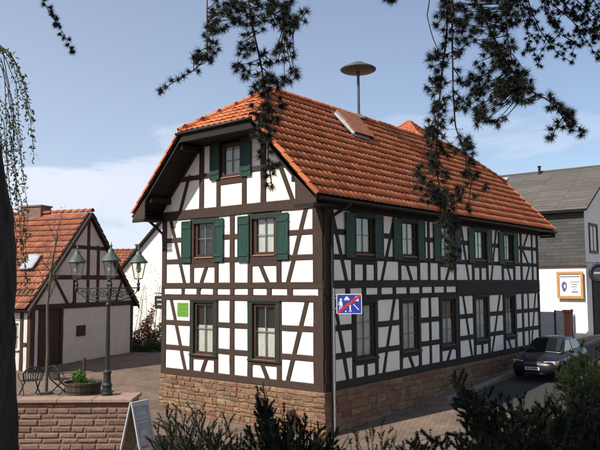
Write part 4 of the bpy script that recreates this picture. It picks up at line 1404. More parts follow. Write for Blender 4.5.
def garden_chair(px, py, d, rot, label):
    P0 = at(px, py, d); P0.z = TZ
    t = thing('garden_chair', label, 'chair', tuple(P0), rot, 'iron garden chairs on the terrace')
    b = MB(); b.lathe([(.0, .435), (.20, .435), (.215, .445), (.20, .46), (.0, .46)], 20); b.build('seat', MAT['iron'], t)
    for s in (-1, 1):                                        # crossed legs
        b = MB(); b.tube([(-.20, s * .18, .44), (.0, s * .19, .22), (.22, s * .2, 0)], .018, 6); b.build('leg', MAT['iron'], t)
        b = MB(); b.tube([(.20, s * .18, .44), (.0, s * .175, .22), (-.22, s * .2, 0)], .018, 6); b.build('leg', MAT['iron'], t)
    b = MB()
    pts = [(-.20, -.2, .44)]
    for k in range(15):
        a = math.pi * (1 - k / 14)
        pts.append((-.25 - .03 * math.sin(a), .235 * math.cos(a), .66 + .22 * math.sin(a)))
    pts.append((-.20, .2, .44))
    b.tube(pts, .020, 6)
    bk = b.build('backrest', MAT['iron'], t)
    b = MB()
    for k in range(-3, 4):
        y = k * .065
        b.tube([(-.215, y * .8, .45), (-.27, y, .66 + .22 * math.sqrt(max(0, 1 - (y / .235) ** 2)))], .011, 5)
    b.tube(spiral((-.255, 0, .68), Vector((0, 1, 0)), .12, 1.0), .007, 5)
    link('back_lattice', b.mesh('back_lattice', MAT['iron']), bk)
    b = MB()
    for s in (-1, 1):
        b.tube([(-.24, s * .235, .66), (.05, s * .27, .66), (.17, s * .25, .60), (.19, s * .2, .45)], .011, 6)
    b.build('armrest', MAT['iron'], t)
    t.scale = (1.0, 1.0, .80)
    return t
garden_chair(30, 391, 17.1, base_ang + 2.2, 'dark iron garden chair with round hooped back beside the big tree trunk')
garden_chair(62, 391, 17.3, base_ang + .9, 'dark iron garden chair with round hooped back next to the planter tub')

def branchy(b, p, d, L, r, depth, spread=.5, up=.25, tips=None):
    """recursive bare branches appended to MB b"""
    n = 4
    pts, rs = [p.copy()], [r]
    q = p.copy(); dd = d.copy()
    for i in range(n):
        dd = (dd + Vector((random.gauss(0, .10), random.gauss(0, .10), random.gauss(0, .06) + up * .06))).normalized()
        q = q + dd * (L / n)
        pts.append(q.copy()); rs.append(r * (1 - .16 * (i + 1)))
    b.tube(pts, rs, 6 if r > .02 else 4, cap=False)
    if tips is not None and depth <= 1: tips.extend(pts[1:])
    if depth > 0:
        for k in range(random.randint(3, 4)):
            i = random.randint(1, n)
            a = random.uniform(0, 6.28)
            o = dd.orthogonal().normalized()
            o = Quaternion(dd, a) @ o
            nd = (dd * (1 - spread * .4) + o * spread + Vector((0, 0, up))).normalized()
            branchy(b, pts[i], nd, L * random.uniform(.5, .75), max(rs[i] * .55, .003), depth - 1, spread, up, tips)
random.seed(5)
YT = at(46, 392, 17.6); YT.z = TZ
yt = thing('young_tree', 'slender young tree with bare twigs on the terrace in front of the barn', 'tree', tuple(YT))
b = MB(); b.tube([(0, 0, -.1), (.02, 0, 1.0), (.0, .03, 2.2), (.08, -.05, 3.4), (.15, -.12, 4.0)], [.045, .04, .035, .028, .02], 8); b.build('trunk', MAT['young_bark'], yt)
b = MB(); tips = []
for k in range(11):
    z0 = 2.3 + k * .17
    a = k * 2.4
    branchy(b, Vector((.0 + .04 * k / 3, -.01 * k, z0)), Vector((math.cos(a) * .6, math.sin(a) * .6, .9)).normalized(), .75 - .03 * k, .011, 1, .45, .3, tips)
b.build('branches', MAT['young_bark'], yt)
s = Soup(); tn = np.array([tuple(p) for p in tips]); s.add(leaves(np.repeat(tn, 2, 0) + rng.normal(size=(len(tn) * 2, 3)) * .02, rand_unit(len(tn) * 2), .035, .02)); s.build('crown', MAT['broom'], yt, 'stuff')

# ================================================================== sandwich board
AB = at(139, 401, 15.0)
az0 = gz(AB.x, AB.y)
ab = thing('sandwich_board', 'worn white folding sandwich board standing before the sandstone wall', 'sign', (AB.x, AB.y, az0), math.atan2(-FWD.y, -FWD.x) + 1.02)
H_ = AB.z - az0
for sgn, nm in ((1, 'front_panel'), (-1, 'back_panel')):
    foot = .38
    b = MB()
    w2 = .25
    for (y0, y1, t0, t1) in ((-w2, -w2 + .05, 0, 1), (w2 - .05, w2, 0, 1), (-w2 + .05, w2 - .05, .93, 1), (-w2 + .05, w2 - .05, .18, .23)):
        P = lambda t, y, o: (sgn * (foot * (1 - t) + o), y, H_ * t)
        b.add([P(t0, y0, 0), P(t0, y1, 0), P(t1, y1, 0), P(t1, y0, 0), P(t0, y0, .03), P(t0, y1, .03), P(t1, y1, .03), P(t1, y0, .03)], [(0, 3, 2, 1), (4, 5, 6, 7), (0, 1, 5, 4), (1, 2, 6, 5), (2, 3, 7, 6), (3, 0, 4, 7)])
    o = b.build(nm, MAT['ink_pale'], ab)
    b = MB()
    P = lambda t, y, o: (sgn * (foot * (1 - t) + o), y, H_ * t)
    b.add([P(.23, -.2, .008), P(.23, .2, .008), P(.93, .2, .008), P(.93, -.2, .008), P(.23, -.2, .020), P(.23, .2, .020), P(.93, .2, .020), P(.93, -.2, .020)], [(0, 3, 2, 1), (4, 5, 6, 7), (0, 1, 5, 4), (1, 2, 6, 5), (2, 3, 7, 6), (3, 0, 4, 7)])
    link('board', b.mesh('board', MAT['board_worn'] if sgn > 0 else MAT['mortar']), o)
    if sgn > 0:
        for (t0, t1, y0, y1, m_) in ((.80, .86, -.17, .12, 'ink_pale'), (.74, .77, -.17, .17, 'ink_pale'), (.69, .715, -.15, .17, 'ink_pale'), (.52, .58, -.14, .06, 'ink_pale'), (.45, .48, -.17, .15, 'ink_pale'), (.34, .37, -.15, .02, 'red_post'), (.29, .32, -.12, .16, 'ink_pale')):
            b = MB()
            b.add([P(t0, y0, .0205), P(t0, y1, .0205), P(t1, y1, .0205), P(t1, y0, .0205), P(t0, y0, .0225), P(t0, y1, .0225), P(t1, y1, .0225), P(t1, y0, .0225)], [(0, 3, 2, 1), (4, 5, 6, 7), (0, 1, 5, 4), (1, 2, 6, 5), (2, 3, 7, 6), (3, 0, 4, 7)])
            link('print_line', b.mesh('print_line', MAT[m_]), o)

# ================================================================== traffic sign (end of a play street)
PP = at(334, 303, 17.6)
sx = RGT.copy(); sx.z = 0; sx.normalize()
sx = (Matrix.Rotation(math.radians(-6), 3, 'Z') @ sx)
sn = Vector((sx.y, -sx.x, 0))
if sn.dot(CAM - PP) < 0: sn = -sn
ts = thing('traffic_sign', 'blue street sign with white figures crossed by a red bar on a grey pole', 'sign', (PP.x, PP.y, gz(PP.x, PP.y)), world_built=True)
b = MB(); b.lathe([(.03, gz(PP.x, PP.y) - .3), (.03, 2.95), (.0, 2.97)], 12, (PP.x, PP.y, 0)); b.build('pole', MAT['galv'], ts, smooth=False)
SO = at(336.5, 303.5, 17.6) + sn * .045
def S(x, z, n=0.0): return SO + sx * x + Vector((0, 0, z)) + sn * n
def sbox(mb, pts, n0, n1): return mb.prism([S(x, z, n0) for x, z in pts], sn * (n1 - n0))
def circ(cx_, cz_, r, n=12): return [(cx_ + r * math.cos(2 * math.pi * k / n), cz_ + r * math.sin(2 * math.pi * k / n)) for k in range(n)]
def rrect(x0, x1, z0, z1, r, n=5):
    out = []
    for cx_, cz_, a0 in ((x1 - r, z1 - r, 0), (x0 + r, z1 - r, 90), (x0 + r, z0 + r, 180), (x1 - r, z0 + r, 270)):
        for k in range(n): 
            a = math.radians(a0 + 90 * k / (n - 1)); out.append((cx_ + r * math.cos(a), cz_ + r * math.sin(a)))
    return out
b = MB(); sbox(b, rrect(0, .64, -.26, .24, .03), 0, .012); plate = b.build('sign_plate', MAT['sign_white'], ts)
b = MB(); sbox(b, rrect(.018, .622, -.242, .222, .022), .012, .014); link('blue_field', b.mesh('blue_field', MAT['sign_blue']), plate)
def figure(pieces, nm):
    for pts in pieces:
        b = MB(); sbox(b, pts, .014, .0155); link(nm, b.mesh(nm, MAT['sign_white']), plate)
figure([circ(.115, .10, .03), [(.09, .065), (.14, .065), (.165, -.05), (.075, -.05)], [(.085, -.05), (.105, -.05), (.095, -.15), (.07, -.15)], [(.12, -.05), (.145, -.05), (.155, -.15), (.13, -.15)], [(.075, .055), (.09, .06), (.06, -.04), (.045, -.035)]], 'adult_figure')
figure([[(.20, .09), (.33, .09), (.33, .13), (.305, .135), (.29, .175), (.235, .175), (.222, .135), (.20, .13)], circ(.232, .088, .016, 8), circ(.300, .088, .016, 8)], 'car_symbol')
figure([[(.47, .06), (.56, .06), (.56, .14), (.575, .14), (.515, .20), (.455, .14), (.47, .14)]], 'house_symbol')
figure([circ(.345, -.055, .022), [(.325, -.08), (.365, -.08), (.36, -.16), (.33, -.16)], [(.335, -.16), (.35, -.16), (.33, -.215), (.31, -.21)], [(.35, -.16), (.365, -.16), (.39, -.20), (.37, -.21)]], 'child_figure')
figure([circ(.235, -.195, .02)], 'ball_symbol')
figure([[(.42, -.02), (.435, -.005), (.57, -.15), (.555, -.165)]], 'path_symbol')
b = MB(); sbox(b, [(.02, -.24), (.075, -.24), (.62, .175), (.62, .22), (.565, .22), (.02, -.195)], .0155, .017); link('red_bar', b.mesh('red_bar', MAT['sign_red']), plate)
for zz in (.12, -.14):
    b = MB(); b.prism([S(-.10, zz, -.02), S(.3, zz, -.02), S(.3, zz + .03, -.02), S(-.10, zz + .03, -.02)], sn * .018); b.build('bracket', MAT['galv'], ts)

# ================================================================== barn on the left
BZ = -0.25
BA = Vector((-1.58, 12.95, BZ)); BB = Vector((5.0, 15.3, BZ))
bu_ = (BB - BA).normalized(); BW = (BB - BA).length
bn = Vector((bu_.y, -bu_.x, 0))                           # outward normal of the gable, towards the street
BF = Facade(BA, bu_, bn)
BLEN = 11.0
EVZ, APZ = 2.72, 6.52                                     # heights above the barn floor
barn = thing('barn', 'small half-timbered barn with weathered red tiled roof and pale wall', 'barn', tuple(BA), world_built=True)
b = MB()
b.prism([BF.p(.12, -.8, -.13), BF.p(BW - .12, -.8, -.13), BF.p(BW - .12, EVZ + .2, -.13), BF.p(BW / 2, APZ - .25, -.13), BF.p(.12, EVZ + .2, -.13)], -bn * (BLEN - .2))
b.build('inner_wall', MAT['core'], barn)
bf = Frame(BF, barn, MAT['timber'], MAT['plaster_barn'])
ZB = 2.35
hw_ = BW / 2
bt = (APZ - EVZ) / hw_
rake = lambda u: APZ - bt * abs(u - hw_) - .18
door_u = (.55, 1.75)
bf.rail(-.05, BW + .05, ZB, ZB + .2, name='tie_beam', n1=.04)
bf.rail(hw_ - 2.45, hw_ + 2.45, 3.55, 3.72)
bf.rail(hw_ - 1.25, hw_ + 1.25, 4.85, 5.0)
bf.post(.0, .2, -.3, ZB, 'corner_post'); bf.post(BW - .2, BW, -.3, ZB, 'corner_post')
for u_, t_ in ((hw_ - 1.0, 3.6), (hw_ - .1, rake(hw_ - .1)), (hw_ + .6, 5.0), (hw_ + 1.5, 3.6)):
    bf.post(u_, u_ + .18, ZB + .2, min(t_, rake(u_ + .09)))
bf.brace(hw_ - 1.35, ZB + .2, hw_ - 2.1, 3.5, .15); bf.brace(hw_ + 2.1, ZB + .2, hw_ + 2.5, 3.4, .15)
for s in (0, 1):
    a, c = ((.05, rake(.05) + .05), (hw_, rake(hw_) + .05)) if s == 0 else ((BW - .05, rake(.05) + .05), (hw_, rake(hw_) + .05))
    beam(barn, BF, a, c, .2, -.1, .03, 'rafter', MAT['timber']); bf.cut_brace.append(strip(a, c, .2, .2))
bf.open.append([(door_u[0], -.3), (door_u[1], -.3), (door_u[1], ZB - .0), (door_u[0], ZB)])
bf.post(door_u[0] - .14, door_u[0], -.3, ZB, 'door_post'); bf.post(door_u[1], door_u[1] + .14, -.3, ZB, 'door_post')
bf.panels([[(0, -.3), (BW, -.3), (BW, ZB + .1), (0, ZB + .1)], [(0, ZB + .1), (BW, ZB + .1), (BW, rake(BW) + .1), (hw_, rake(hw_) + .1), (0, rake(0) + .1)]])
b = MB(); fbox(b, BF, door_u[0], door_u[1], -.3, ZB, -.11, -.08); dr = b.build('door', MAT['dark_wood'], barn)
for k in range(6):
    b = MB(); a0 = door_u[0] + 1.2 * k / 6
    fbox(b, BF, a0 + .006, a0 + .194, -.05, ZB - .02, -.08, -.055); link('plank', b.mesh('plank', MAT['dark_wood']), dr)
# small wall vent / window on the gable
b = MB(); fbox(b, BF, 2.75, 3.35, 1.15, 1.6, .002, .03); vw = b.build('vent', MAT['dark_wood'], barn)
for k in range(4):
    b = MB(); fbox(b, BF, 2.79, 3.31, 1.19 + k * .1, 1.24 + k * .1, .03, .045); link('slat', b.mesh('slat', MAT['timber']), vw)
# rubble base
masonry(barn, BF, 0.0, BW, 0.12, lambda u: -.8, ch=(.14, .2), lw_=(.3, .6), n=.05, material=MAT['mortar'], limit=90, name='base_stone')
# left side wall with a bright window
BS = Facade(BA, -bn, -bu_)
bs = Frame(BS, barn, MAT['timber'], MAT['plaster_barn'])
bs.rail(0, BLEN, ZB, ZB + .2); bs.rail(0, BLEN, -.3, 0.0, name='sill_beam'); bs.rail(.2, BLEN, .95, 1.1, [(.5, 1.7)])
for u_ in (0.0, .35, 1.7, 3.2, 4.7, 6.2, 7.7, 9.2, 10.8): bs.post(u_, u_ + .16, 0, ZB)
bs.open.append([(.51, .75), (1.7, .75), (1.7, 1.95), (.51, 1.95)])
bs.panels([[(0, -.3), (BLEN, -.3), (BLEN, ZB + .1), (0, ZB + .1)]])
window(barn, BS, .52, 1.69, .78, 1.93, curtain='full', rows=2, frame='plaster_white')
b = MB(); b.prism([BF.p(BW, -.3, -.02), BF.p(BW, -.3, -BLEN), BF.p(BW - .12, -.3, -BLEN), BF.p(BW - .12, -.3, -.02)], (0, 0, EVZ + .4)); b.prism([BF.p(.15, -.3, -BLEN + .1), BF.p(BW - .15, -.3, -BLEN + .1), BF.p(BW - .15, EVZ, -BLEN + .1), BF.p(hw_, APZ - .3, -BLEN + .1), BF.p(.15, EVZ, -BLEN + .1)], -bn * .08); b.build('rear_wall', MAT['plaster_barn'], barn)
# barn roof
OV = .15                                                  # verge overhang
ex_e = hw_ + .30                                          # eaves from the ridge in plan
bcp = 1 / math.sqrt(1 + bt * bt); bsp = bt * bcp
def bp_(du, up, along): return BF.p(hw_ + du, up, -along)
bro = MB()
for s in (-1, 1):
    ze_ = APZ - bt * ex_e
    q4 = [bp_(s * ex_e, ze_ - .06, -OV), bp_(0, APZ - .06, -OV), bp_(0, APZ - .06, BLEN + .3), bp_(s * ex_e, ze_ - .06, BLEN + .3)]
    slab(bro, q4, .1)
broof = bro.build('roof', MAT['eave_wood'], barn)
bl_ = ex_e / bcp
bw_t, bp_t = .205, .34
for s in (-1, 1):
    o_ = bp_(s * ex_e, APZ - bt * ex_e, -OV) if s > 0 else bp_(s * ex_e, APZ - bt * ex_e, BLEN + .3)
    uxv = -bn if s > 0 else bn
    uyv = (-s * bu_) * bcp + Vector((0, 0, bsp))
    tile_field(broof, o_, uxv, uyv, bw_t, bp_t, int((BLEN + .3 + OV) / bw_t), int(bl_ / bp_t) + 1, lambda u, v: v < bl_ - .02, MAT['tile_old'], near=200 if s < 0 else 0)
b0, b1 = bp_(0, APZ + .01, -OV), bp_(0, APZ + .01, BLEN + .3)
cap_run(broof, b0, b1, r=.11, step=.36)
for s in (-1, 1):
    b = MB(); ze_ = APZ - bt * ex_e
    b.prism([bp_(s * ex_e, ze_ - .05, -OV - .02), bp_(0, APZ - .05, -OV - .02), bp_(0, APZ - .25, -OV - .02), bp_(s * ex_e, ze_ - .25, -OV - .02)], -bn * .04)
    b.build('barge_board', MAT['timber'], barn)
# skylight on the lit slope, chimney
def bslope(along, v, h): 
    return bp_(-ex_e, APZ - bt * ex_e, along) + (bu_ * bcp + Vector((0, 0, bsp))) * v + (-bu_ * bsp + Vector((0, 0, bcp))) * h
b = MB(); q_ = [bslope(.85, 2.0, .10), bslope(1.5, 2.0, .10), bslope(1.5, 2.85, .10), bslope(.85, 2.85, .10)]; b.prism(q_, (-bu_ * bsp + Vector((0, 0, bcp))) * .06); sk = b.build('skylight', MAT['zinc'], barn)
b = MB(); q_ = [bslope(.92, 2.07, .161), bslope(1.43, 2.07, .161), bslope(1.43, 2.78, .161), bslope(.92, 2.78, .161)]; b.prism(q_, (-bu_ * bsp + Vector((0, 0, bcp))) * .004); link('pane', b.mesh('pane', MAT['head_glass']), sk)
b = MB()
for al, wd in ((3.0, .55),):
    c = bp_(.15, APZ - .9, al)
    b.prism([c - bu_ * .35 - bn * wd, c + bu_ * .35 - bn * wd, c + bu_ * .35 + bn * wd, c - bu_ * .35 + bn * wd], (0, 0, 1.2))
ch = b.build('chimney', MAT['redstone'], barn)
b = MB(); c = bp_(.15, APZ + .301, 3.0); b.prism([c - bu_ * .40 - bn * .60, c + bu_ * .40 - bn * .60, c + bu_ * .40 + bn * .60, c - bu_ * .40 + bn * .60], (0, 0, .07)); link('chimney_cap', b.mesh('chimney_cap', MAT['mortar']), ch)

# ================================================================== background houses
def gable_house(name, label, base, udir, W, Ln, eave, apex, wallm, roofm, over=.35, tiles=True, wt=.3, pt=.42, chimney=None):
    """simple house: udir runs along the gable, the ridge runs away from the gable"""
    udir = Vector(udir).normalized(); nn = Vector((udir.y, -udir.x, 0))
    F = Facade(base, udir, nn)
    t = thing(name, label, 'house', tuple(base), world_built=True)
    b = MB(); b.prism([F.p(0, -1.5), F.p(W, -1.5), F.p(W, eave), F.p(W / 2, apex - .12), F.p(0, eave)], -nn * Ln); b.build('wall', wallm, t)
    tt = (apex - eave) / (W / 2); c_ = 1 / math.sqrt(1 + tt * tt); s_ = tt * c_
    ee = W / 2 + over
    b = MB()
    for s in (-1, 1):
        slab(b, [F.p(W / 2 + s * ee, apex - tt * ee, over), F.p(W / 2, apex, over), F.p(W / 2, apex, -Ln - over), F.p(W / 2 + s * ee, apex - tt * ee, -Ln - over)], .12)
    r = b.build('roof', MAT['eave_wood'], t)
    if tiles:
        for s in (-1, 1):
            o_ = F.p(W / 2 + s * ee, apex - tt * ee + .03, over) if s > 0 else F.p(W / 2 + s * ee, apex - tt * ee + .03, -Ln - over)
            tile_field(r, o_, -nn if s > 0 else nn, (-s * udir) * c_ + Vector((0, 0, s_)), wt, pt, int((Ln + 2 * over) / wt), int(ee / c_ / pt) + 1, lambda u, v: v < ee / c_ - .02, roofm, amp=.05)
        cap_run(r, F.p(W / 2, apex + .03, over), F.p(W / 2, apex + .03, -Ln - over), r=.14, step=.5)
    if chimney:
        cu, ca, ch_ = chimney
        c = F.p(cu, apex - tt * abs(cu - W / 2) - .6, -ca)
        b = MB(); b.prism([c - udir * .35 - nn * .35, c + udir * .35 - nn * .35, c + udir * .35 + nn * .35, c - udir * .35 + nn * .35], (0, 0, ch_)); k = b.build('chimney', MAT['redstone'], t)
        b = MB(); c2 = c + Vector((0, 0, ch_ + .001)); b.prism([c2 - udir * .42 - nn * .42, c2 + udir * .42 - nn * .42, c2 + udir * .42 + nn * .42, c2 - udir * .42 + nn * .42], (0, 0, .1)); link('chimney_cap', b.mesh('chimney_cap', MAT['mortar']), k)
    return t, F
# white gable seen between barn and main house
wb = at(121, 350, 42.0); wb.z = -.2
gable_house('white_house', 'white plastered gable house with red verge between barn and half-timbered house', wb, Vector((0.25, -.97, 0)), 9.0, 9.0, 4.0 + .3, 8.6, MAT['plaster_white'], MAT['tile_old'], over=.25)
# distant red roof behind the lamp: ridge runs across the view
hr = RGT.copy(); hr.z = 0; hr.normalize()
hf = Vector((FWD.x, FWD.y, 0)).normalized()
c0 = at(120, 300, 60.0); c0.z = -.2
gable_house('red_roofed_house', 'distant house with red tiled roof and brick chimney behind the street lamp', c0 + hr * 5.5 - hf * 0, hf, 8.0, 13.0, 3.2, 6.35, MAT['plaster_barn'], MAT['tile_old'], chimney=(3.4, 4.6, 1.5))

# hipped orange roof peeping over the ridge of the main house
pk = at(409, 121, 60.0)
pyr = thing('neighbour_house', 'house behind with orange hipped roof peak just above the main ridge', 'house', (pk.x, pk.y, -.8), world_built=True)
hb2 = 4.6; zt2 = pk.z; ze2 = pk.z - 4.2
cA = [Vector((pk.x + sx_ * hb2, pk.y + sy_ * hb2, 0)) for sx_, sy_ in ((-1, -1), (1, -1), (1, 1), (-1, 1))]
b = MB(); b.prism([Vector((pk.x + sx_ * 4.1, pk.y + sy_ * 4.1, -1.6)) for sx_, sy_ in ((-1, -1), (1, -1), (1, 1), (-1, 1))], (0, 0, ze2 + 1.55)); b.build('wall', MAT['plaster_white'], pyr)
b = MB(); b.add([(c.x, c.y, ze2 - .05) for c in cA] + [(pk.x, pk.y, zt2 - .07)], [(0, 1, 4), (1, 2, 4), (2, 3, 4), (3, 0, 4), (3, 2, 1, 0)]); prf = b.build('roof', MAT['eave_wood'], pyr)
for k in range(4):
    A_, B_ = cA[k].copy(), cA[(k + 1) % 4].copy(); A_.z = B_.z = ze2
    mid = (A_ + B_) / 2; up_ = Vector((pk.x, pk.y, zt2)) - mid; ll = up_.length
    uu = (B_ - A_).normalized()
    tile_field(prf, A_, uu, up_.normalized(), .24, .34, int(2 * hb2 / .24) + 1, int(ll / .34) + 1, lambda u, v, ll=ll: abs(u - hb2) < hb2 * (1 - v / ll) + .05 and v < ll, MAT['tile'])
    cap_run(prf, A_ + Vector((0, 0, .05)), Vector((pk.x, pk.y, zt2 + .03)), r=.1, step=.36, name='hip_tile')

# ================================================================== grey house on the right
RX, RY = 26.0, 0.62                                        # corner; the clad face looks to -X, the gable to -Y
RZE, RZC, RZR, RRX = 7.55, 4.03, 10.55, 31.4
rg = gz(RX, RY)
rh = thing('slate_clad_house', 'white house with grey slate cladding and broad grey roof at right', 'house', (RX, RY, rg), world_built=True)
RL = 16.0
b = MB(); b.prism([(RX, RY, -1.5), (RX, RY + RL, -1.5), (RX + 10.8, RY + RL, -1.5), (RX + 10.8, RY, -1.5)], (0, 0, RZE + 1.4)); b.prism([(RX, RY, RZE - .1), (RRX, RY, RZR - .2), (RX + 10.8, RY, RZE - .1)], (0, RL, 0)); b.build('wall', MAT['plaster_white'], rh)
RF = Facade((RX, RY, 0), (0, 1, 0), (-1, 0, 0)); RGF = Facade((RX, RY, 0), (1, 0, 0), (0, -1, 0))
# slate courses on the upper storey: the ones in view as single slates
clad = MB(); fbox(clad, RF, .0, RL, RZC, RZE - .05, .002, .03); cl = clad.build('cladding', MAT['slate'], rh)
rest = MB()
ch_ = .2
nrow_ = int((RZE - .1 - RZC) / ch_)
for r in range(nrow_ + 1):
    z0 = RZC + r * ch_; z1 = min(z0 + ch_ * 1.12, RZE - .06)
    u = -.02 - (r % 2) * .45
    while u < RL:
        ue = u + .9
        u0c = max(u, -.02)
        if ue - u0c > .05:
            vs = [RF.p(u0c + .002, z0, .035), RF.p(ue - .002, z0, .035), RF.p(ue - .002, z1, .031), RF.p(u0c + .002, z1, .031), RF.p(u0c + .002, z0, .050), RF.p(ue - .002, z0, .050), RF.p(ue - .002, z1, .036), RF.p(u0c + .002, z1, .036)]
            fs = [(0, 3, 2, 1), (4, 5, 6, 7), (0, 1, 5, 4), (1, 2, 6, 5), (2, 3, 7, 6), (3, 0, 4, 7)]
            if u < 3.6: MB().add(vs, fs).build('slate', MAT['slate'], cl)
            else: rest.add(vs, fs)
        u = ue
o = rest.build('slates', MAT['slate'], cl); o['kind'] = 'stuff'
b = MB(); fbox(b, RF, -.06, RL, RZC - .12, RZC - .001, .0, .09); b.build('drip_board', MAT['dark_wood'], rh)
b = MB(); fbox(b, RF, -.05, RL, RZE - .42, RZE - .06, .058, .11); b.build('eaves_board', MAT['black_plastic'], rh)
# roof with sheet courses
b = MB()
rt_ = (RZR - RZE) / (RRX - RX)
for s in (-1, 1):
    ee = (RRX - RX) + .5
    slab(b, [(RRX + s * ee, RY - .3, RZR - rt_ * ee), (RRX, RY - .3, RZR), (RRX, RY + RL + .3, RZR), (RRX + s * ee, RY + RL + .3, RZR - rt_ * ee)], .14)
rr_ = b.build('roof', MAT['grey_roof'], rh)
rc = 1 / math.sqrt(1 + rt_ * rt_)
ee = (RRX - RX) + .55
nco = 17
for i in range(nco):
    v0 = ee * i / nco; v1 = ee * (i + 1) / nco + .05
    for j in range(9):
        y0 = RY - .33 + j * (RL + .66) / 9; y1 = y0 + (RL + .66) / 9 - .012
        x0, x1 = RRX - ee + v0, min(RRX - ee + v1, RRX)
        z0, z1 = RZR - rt_ * (RRX - x0), RZR - rt_ * (RRX - x1)
        q = MB(); q.add([(x0, y0, z0 + .03), (x0, y1, z0 + .03), (x1, y1, z1 + .008), (x1, y0, z1 + .008), (x0, y0, z0 + .055), (x0, y1, z0 + .055), (x1, y1, z1 + .02), (x1, y0, z1 + .02)], [(0, 1, 2, 3), (7, 6, 5, 4), (0, 4, 5, 1), (1, 5, 6, 2), (2, 6, 7, 3), (3, 7, 4, 0)])
        q.build('roof_sheet', MAT['grey_roof'], rr_)
b = MB(); b.tube([(RRX, RY - .3, RZR + .04), (RRX, RY + RL + .3, RZR + .04)], .08, 8); link('ridge_cap', b.mesh('ridge_cap', MAT['grey_roof']), rr_)
b = MB(); b.lathe([(.09, -.3), (.09, .35), (.13, .36), (.13, .42), (.0, .45)], 10, (RRX - .3, 5.0, RZR)); b.build('vent_pipe', MAT['black_plastic'], rh)
q_ = [(RRX - .5 - 1.2, 7.1, 0), (RRX - .5 - 1.2, 8.6, 0), (RRX - .5, 8.6, 0), (RRX - .5, 7.1, 0)]
b = MB(); b.prism([(x, y, RZR - rt_ * (RRX - x) + .07) for x, y, _ in q_], (0, 0, .06)); b.build('skylight', MAT['head_glass'], rh)
# street-side ground floor: oak framed board, railing, red post
b = MB(); fbox(b, RF, .17, 1.60, 2.10, 3.62, .003, .16)
sb = tag(b.build('wall_board', MAT['oak']), 'white notice board in an oak frame on the wall below slate cladding', 'sign')
b = MB(); fbox(b, RF, .27, 1.50, 2.24, 3.52, .16, .166); link('white_panel', b.mesh('white_panel', MAT['sign_white']), sb)
b = MB()
for (a0, a1, c0, c1) in ((.13, .27, 2.08, 3.66), (1.50, 1.64, 2.08, 3.66), (.27, 1.50, 3.52, 3.66), (.27, 1.50, 2.08, 2.24)):
    fbox(b, RF, a0, a1, c0, c1, .161, .22)
link('frame', b.mesh('frame', MAT['oak']), sb)
def bline(u0, u1, z0, z1, m, nm='print_line'):
    b = MB(); fbox(b, RF, u0, u1, z0, z1, .1665, .169); link(nm, b.mesh(nm, MAT[m]), sb)
x = 1.44
while x > .38:                                            # headline: row of letter strokes
    w_ = random.uniform(.035, .07)
    bline(x - w_, x, 3.32, 3.32 + random.choice((.06, .09)), 'ink'); x -= w_ + .018
for z_, a, c in ((3.02, .36, .86), (2.88, .45, .82), (2.74, .50, .84), (2.60, .58, .70), (2.42, .42, .80)):
    x = c
    while x > a:
        w_ = random.uniform(.03, .08); bline(max(a, x - w_), x, z_, z_ + (.05 if z_ > 2.5 else .085), 'ink'); x -= w_ + .02
pts = [RF.p(1.22 + .15 * math.cos(t) * (1 + .12 * math.sin(3 * t)), 2.78 + .30 * math.sin(t), .1665) for t in np.linspace(0, 2 * math.pi, 26)[:-1]]
b = MB(); b.prism(pts, RF.n * .003); link('emblem', b.mesh('emblem', MAT['ink_violet']), sb)
pts = [RF.p(1.19 + .05 * math.cos(t), 2.80 + .11 * math.sin(t), .1696) for t in np.linspace(0, 2 * math.pi, 16)[:-1]]
b = MB(); b.prism(pts, RF.n * .002); link('emblem_highlight', b.mesh('emblem_highlight', MAT['sign_white']), sb)
# grey screen wall / ramp side with posts below
sw = thing('screen_fence', 'low grey panel fence with posts in front of the white wall', 'fence', (24.6, 2.2, gz(24.6, 2)), world_built=True)
zf = gz(24.6, 2)
for i in range(4):
    y0 = 1.05 + i * .95
    p = MB(); p.box(24.58, 24.62, y0 + .05, y0 + .92, zf + .1, zf + 2.05 - i * .08); p.build('panel', MAT['ink_pale'], sw)
    p = MB(); p.box(24.55, 24.65, y0 - .03, y0 + .05, zf - .2, zf + 2.15 - i * .08); p.build('post', MAT['black_plastic'], sw)
rp = at(568, 320, 38.0); zg_ = gz(rp.x, rp.y)
t = thing('gate_pier', 'short red sandstone gate pier by the white wall', 'pillar', (rp.x, rp.y, zg_))
b = MB(); b.box(-.17, .17, -.17, .17, -.2, 1.62); b.build('shaft', MAT['red_post'], t, bevel=.015)
b = MB(); b.box(-.23, .23, -.23, .23, 1.621, 1.74); b.build('cap', MAT['red_post'], t, bevel=.015)
mp_ = at(574.5, 322, 38.2)
t = thing('gate_post', 'slim pale gate post beside the red pier', 'post', (mp_.x, mp_.y, zg_))
b = MB(); b.box(-.05, .05, -.05, .05, -.2, 1.35); b.build('shaft', MAT['sign_white'], t)
b = MB(); b.lathe([(.07, 1.351), (.07, 1.38), (.03, 1.42), (.05, 1.47), (.0, 1.52)], 10); b.build('cap', MAT['sign_white'], t)
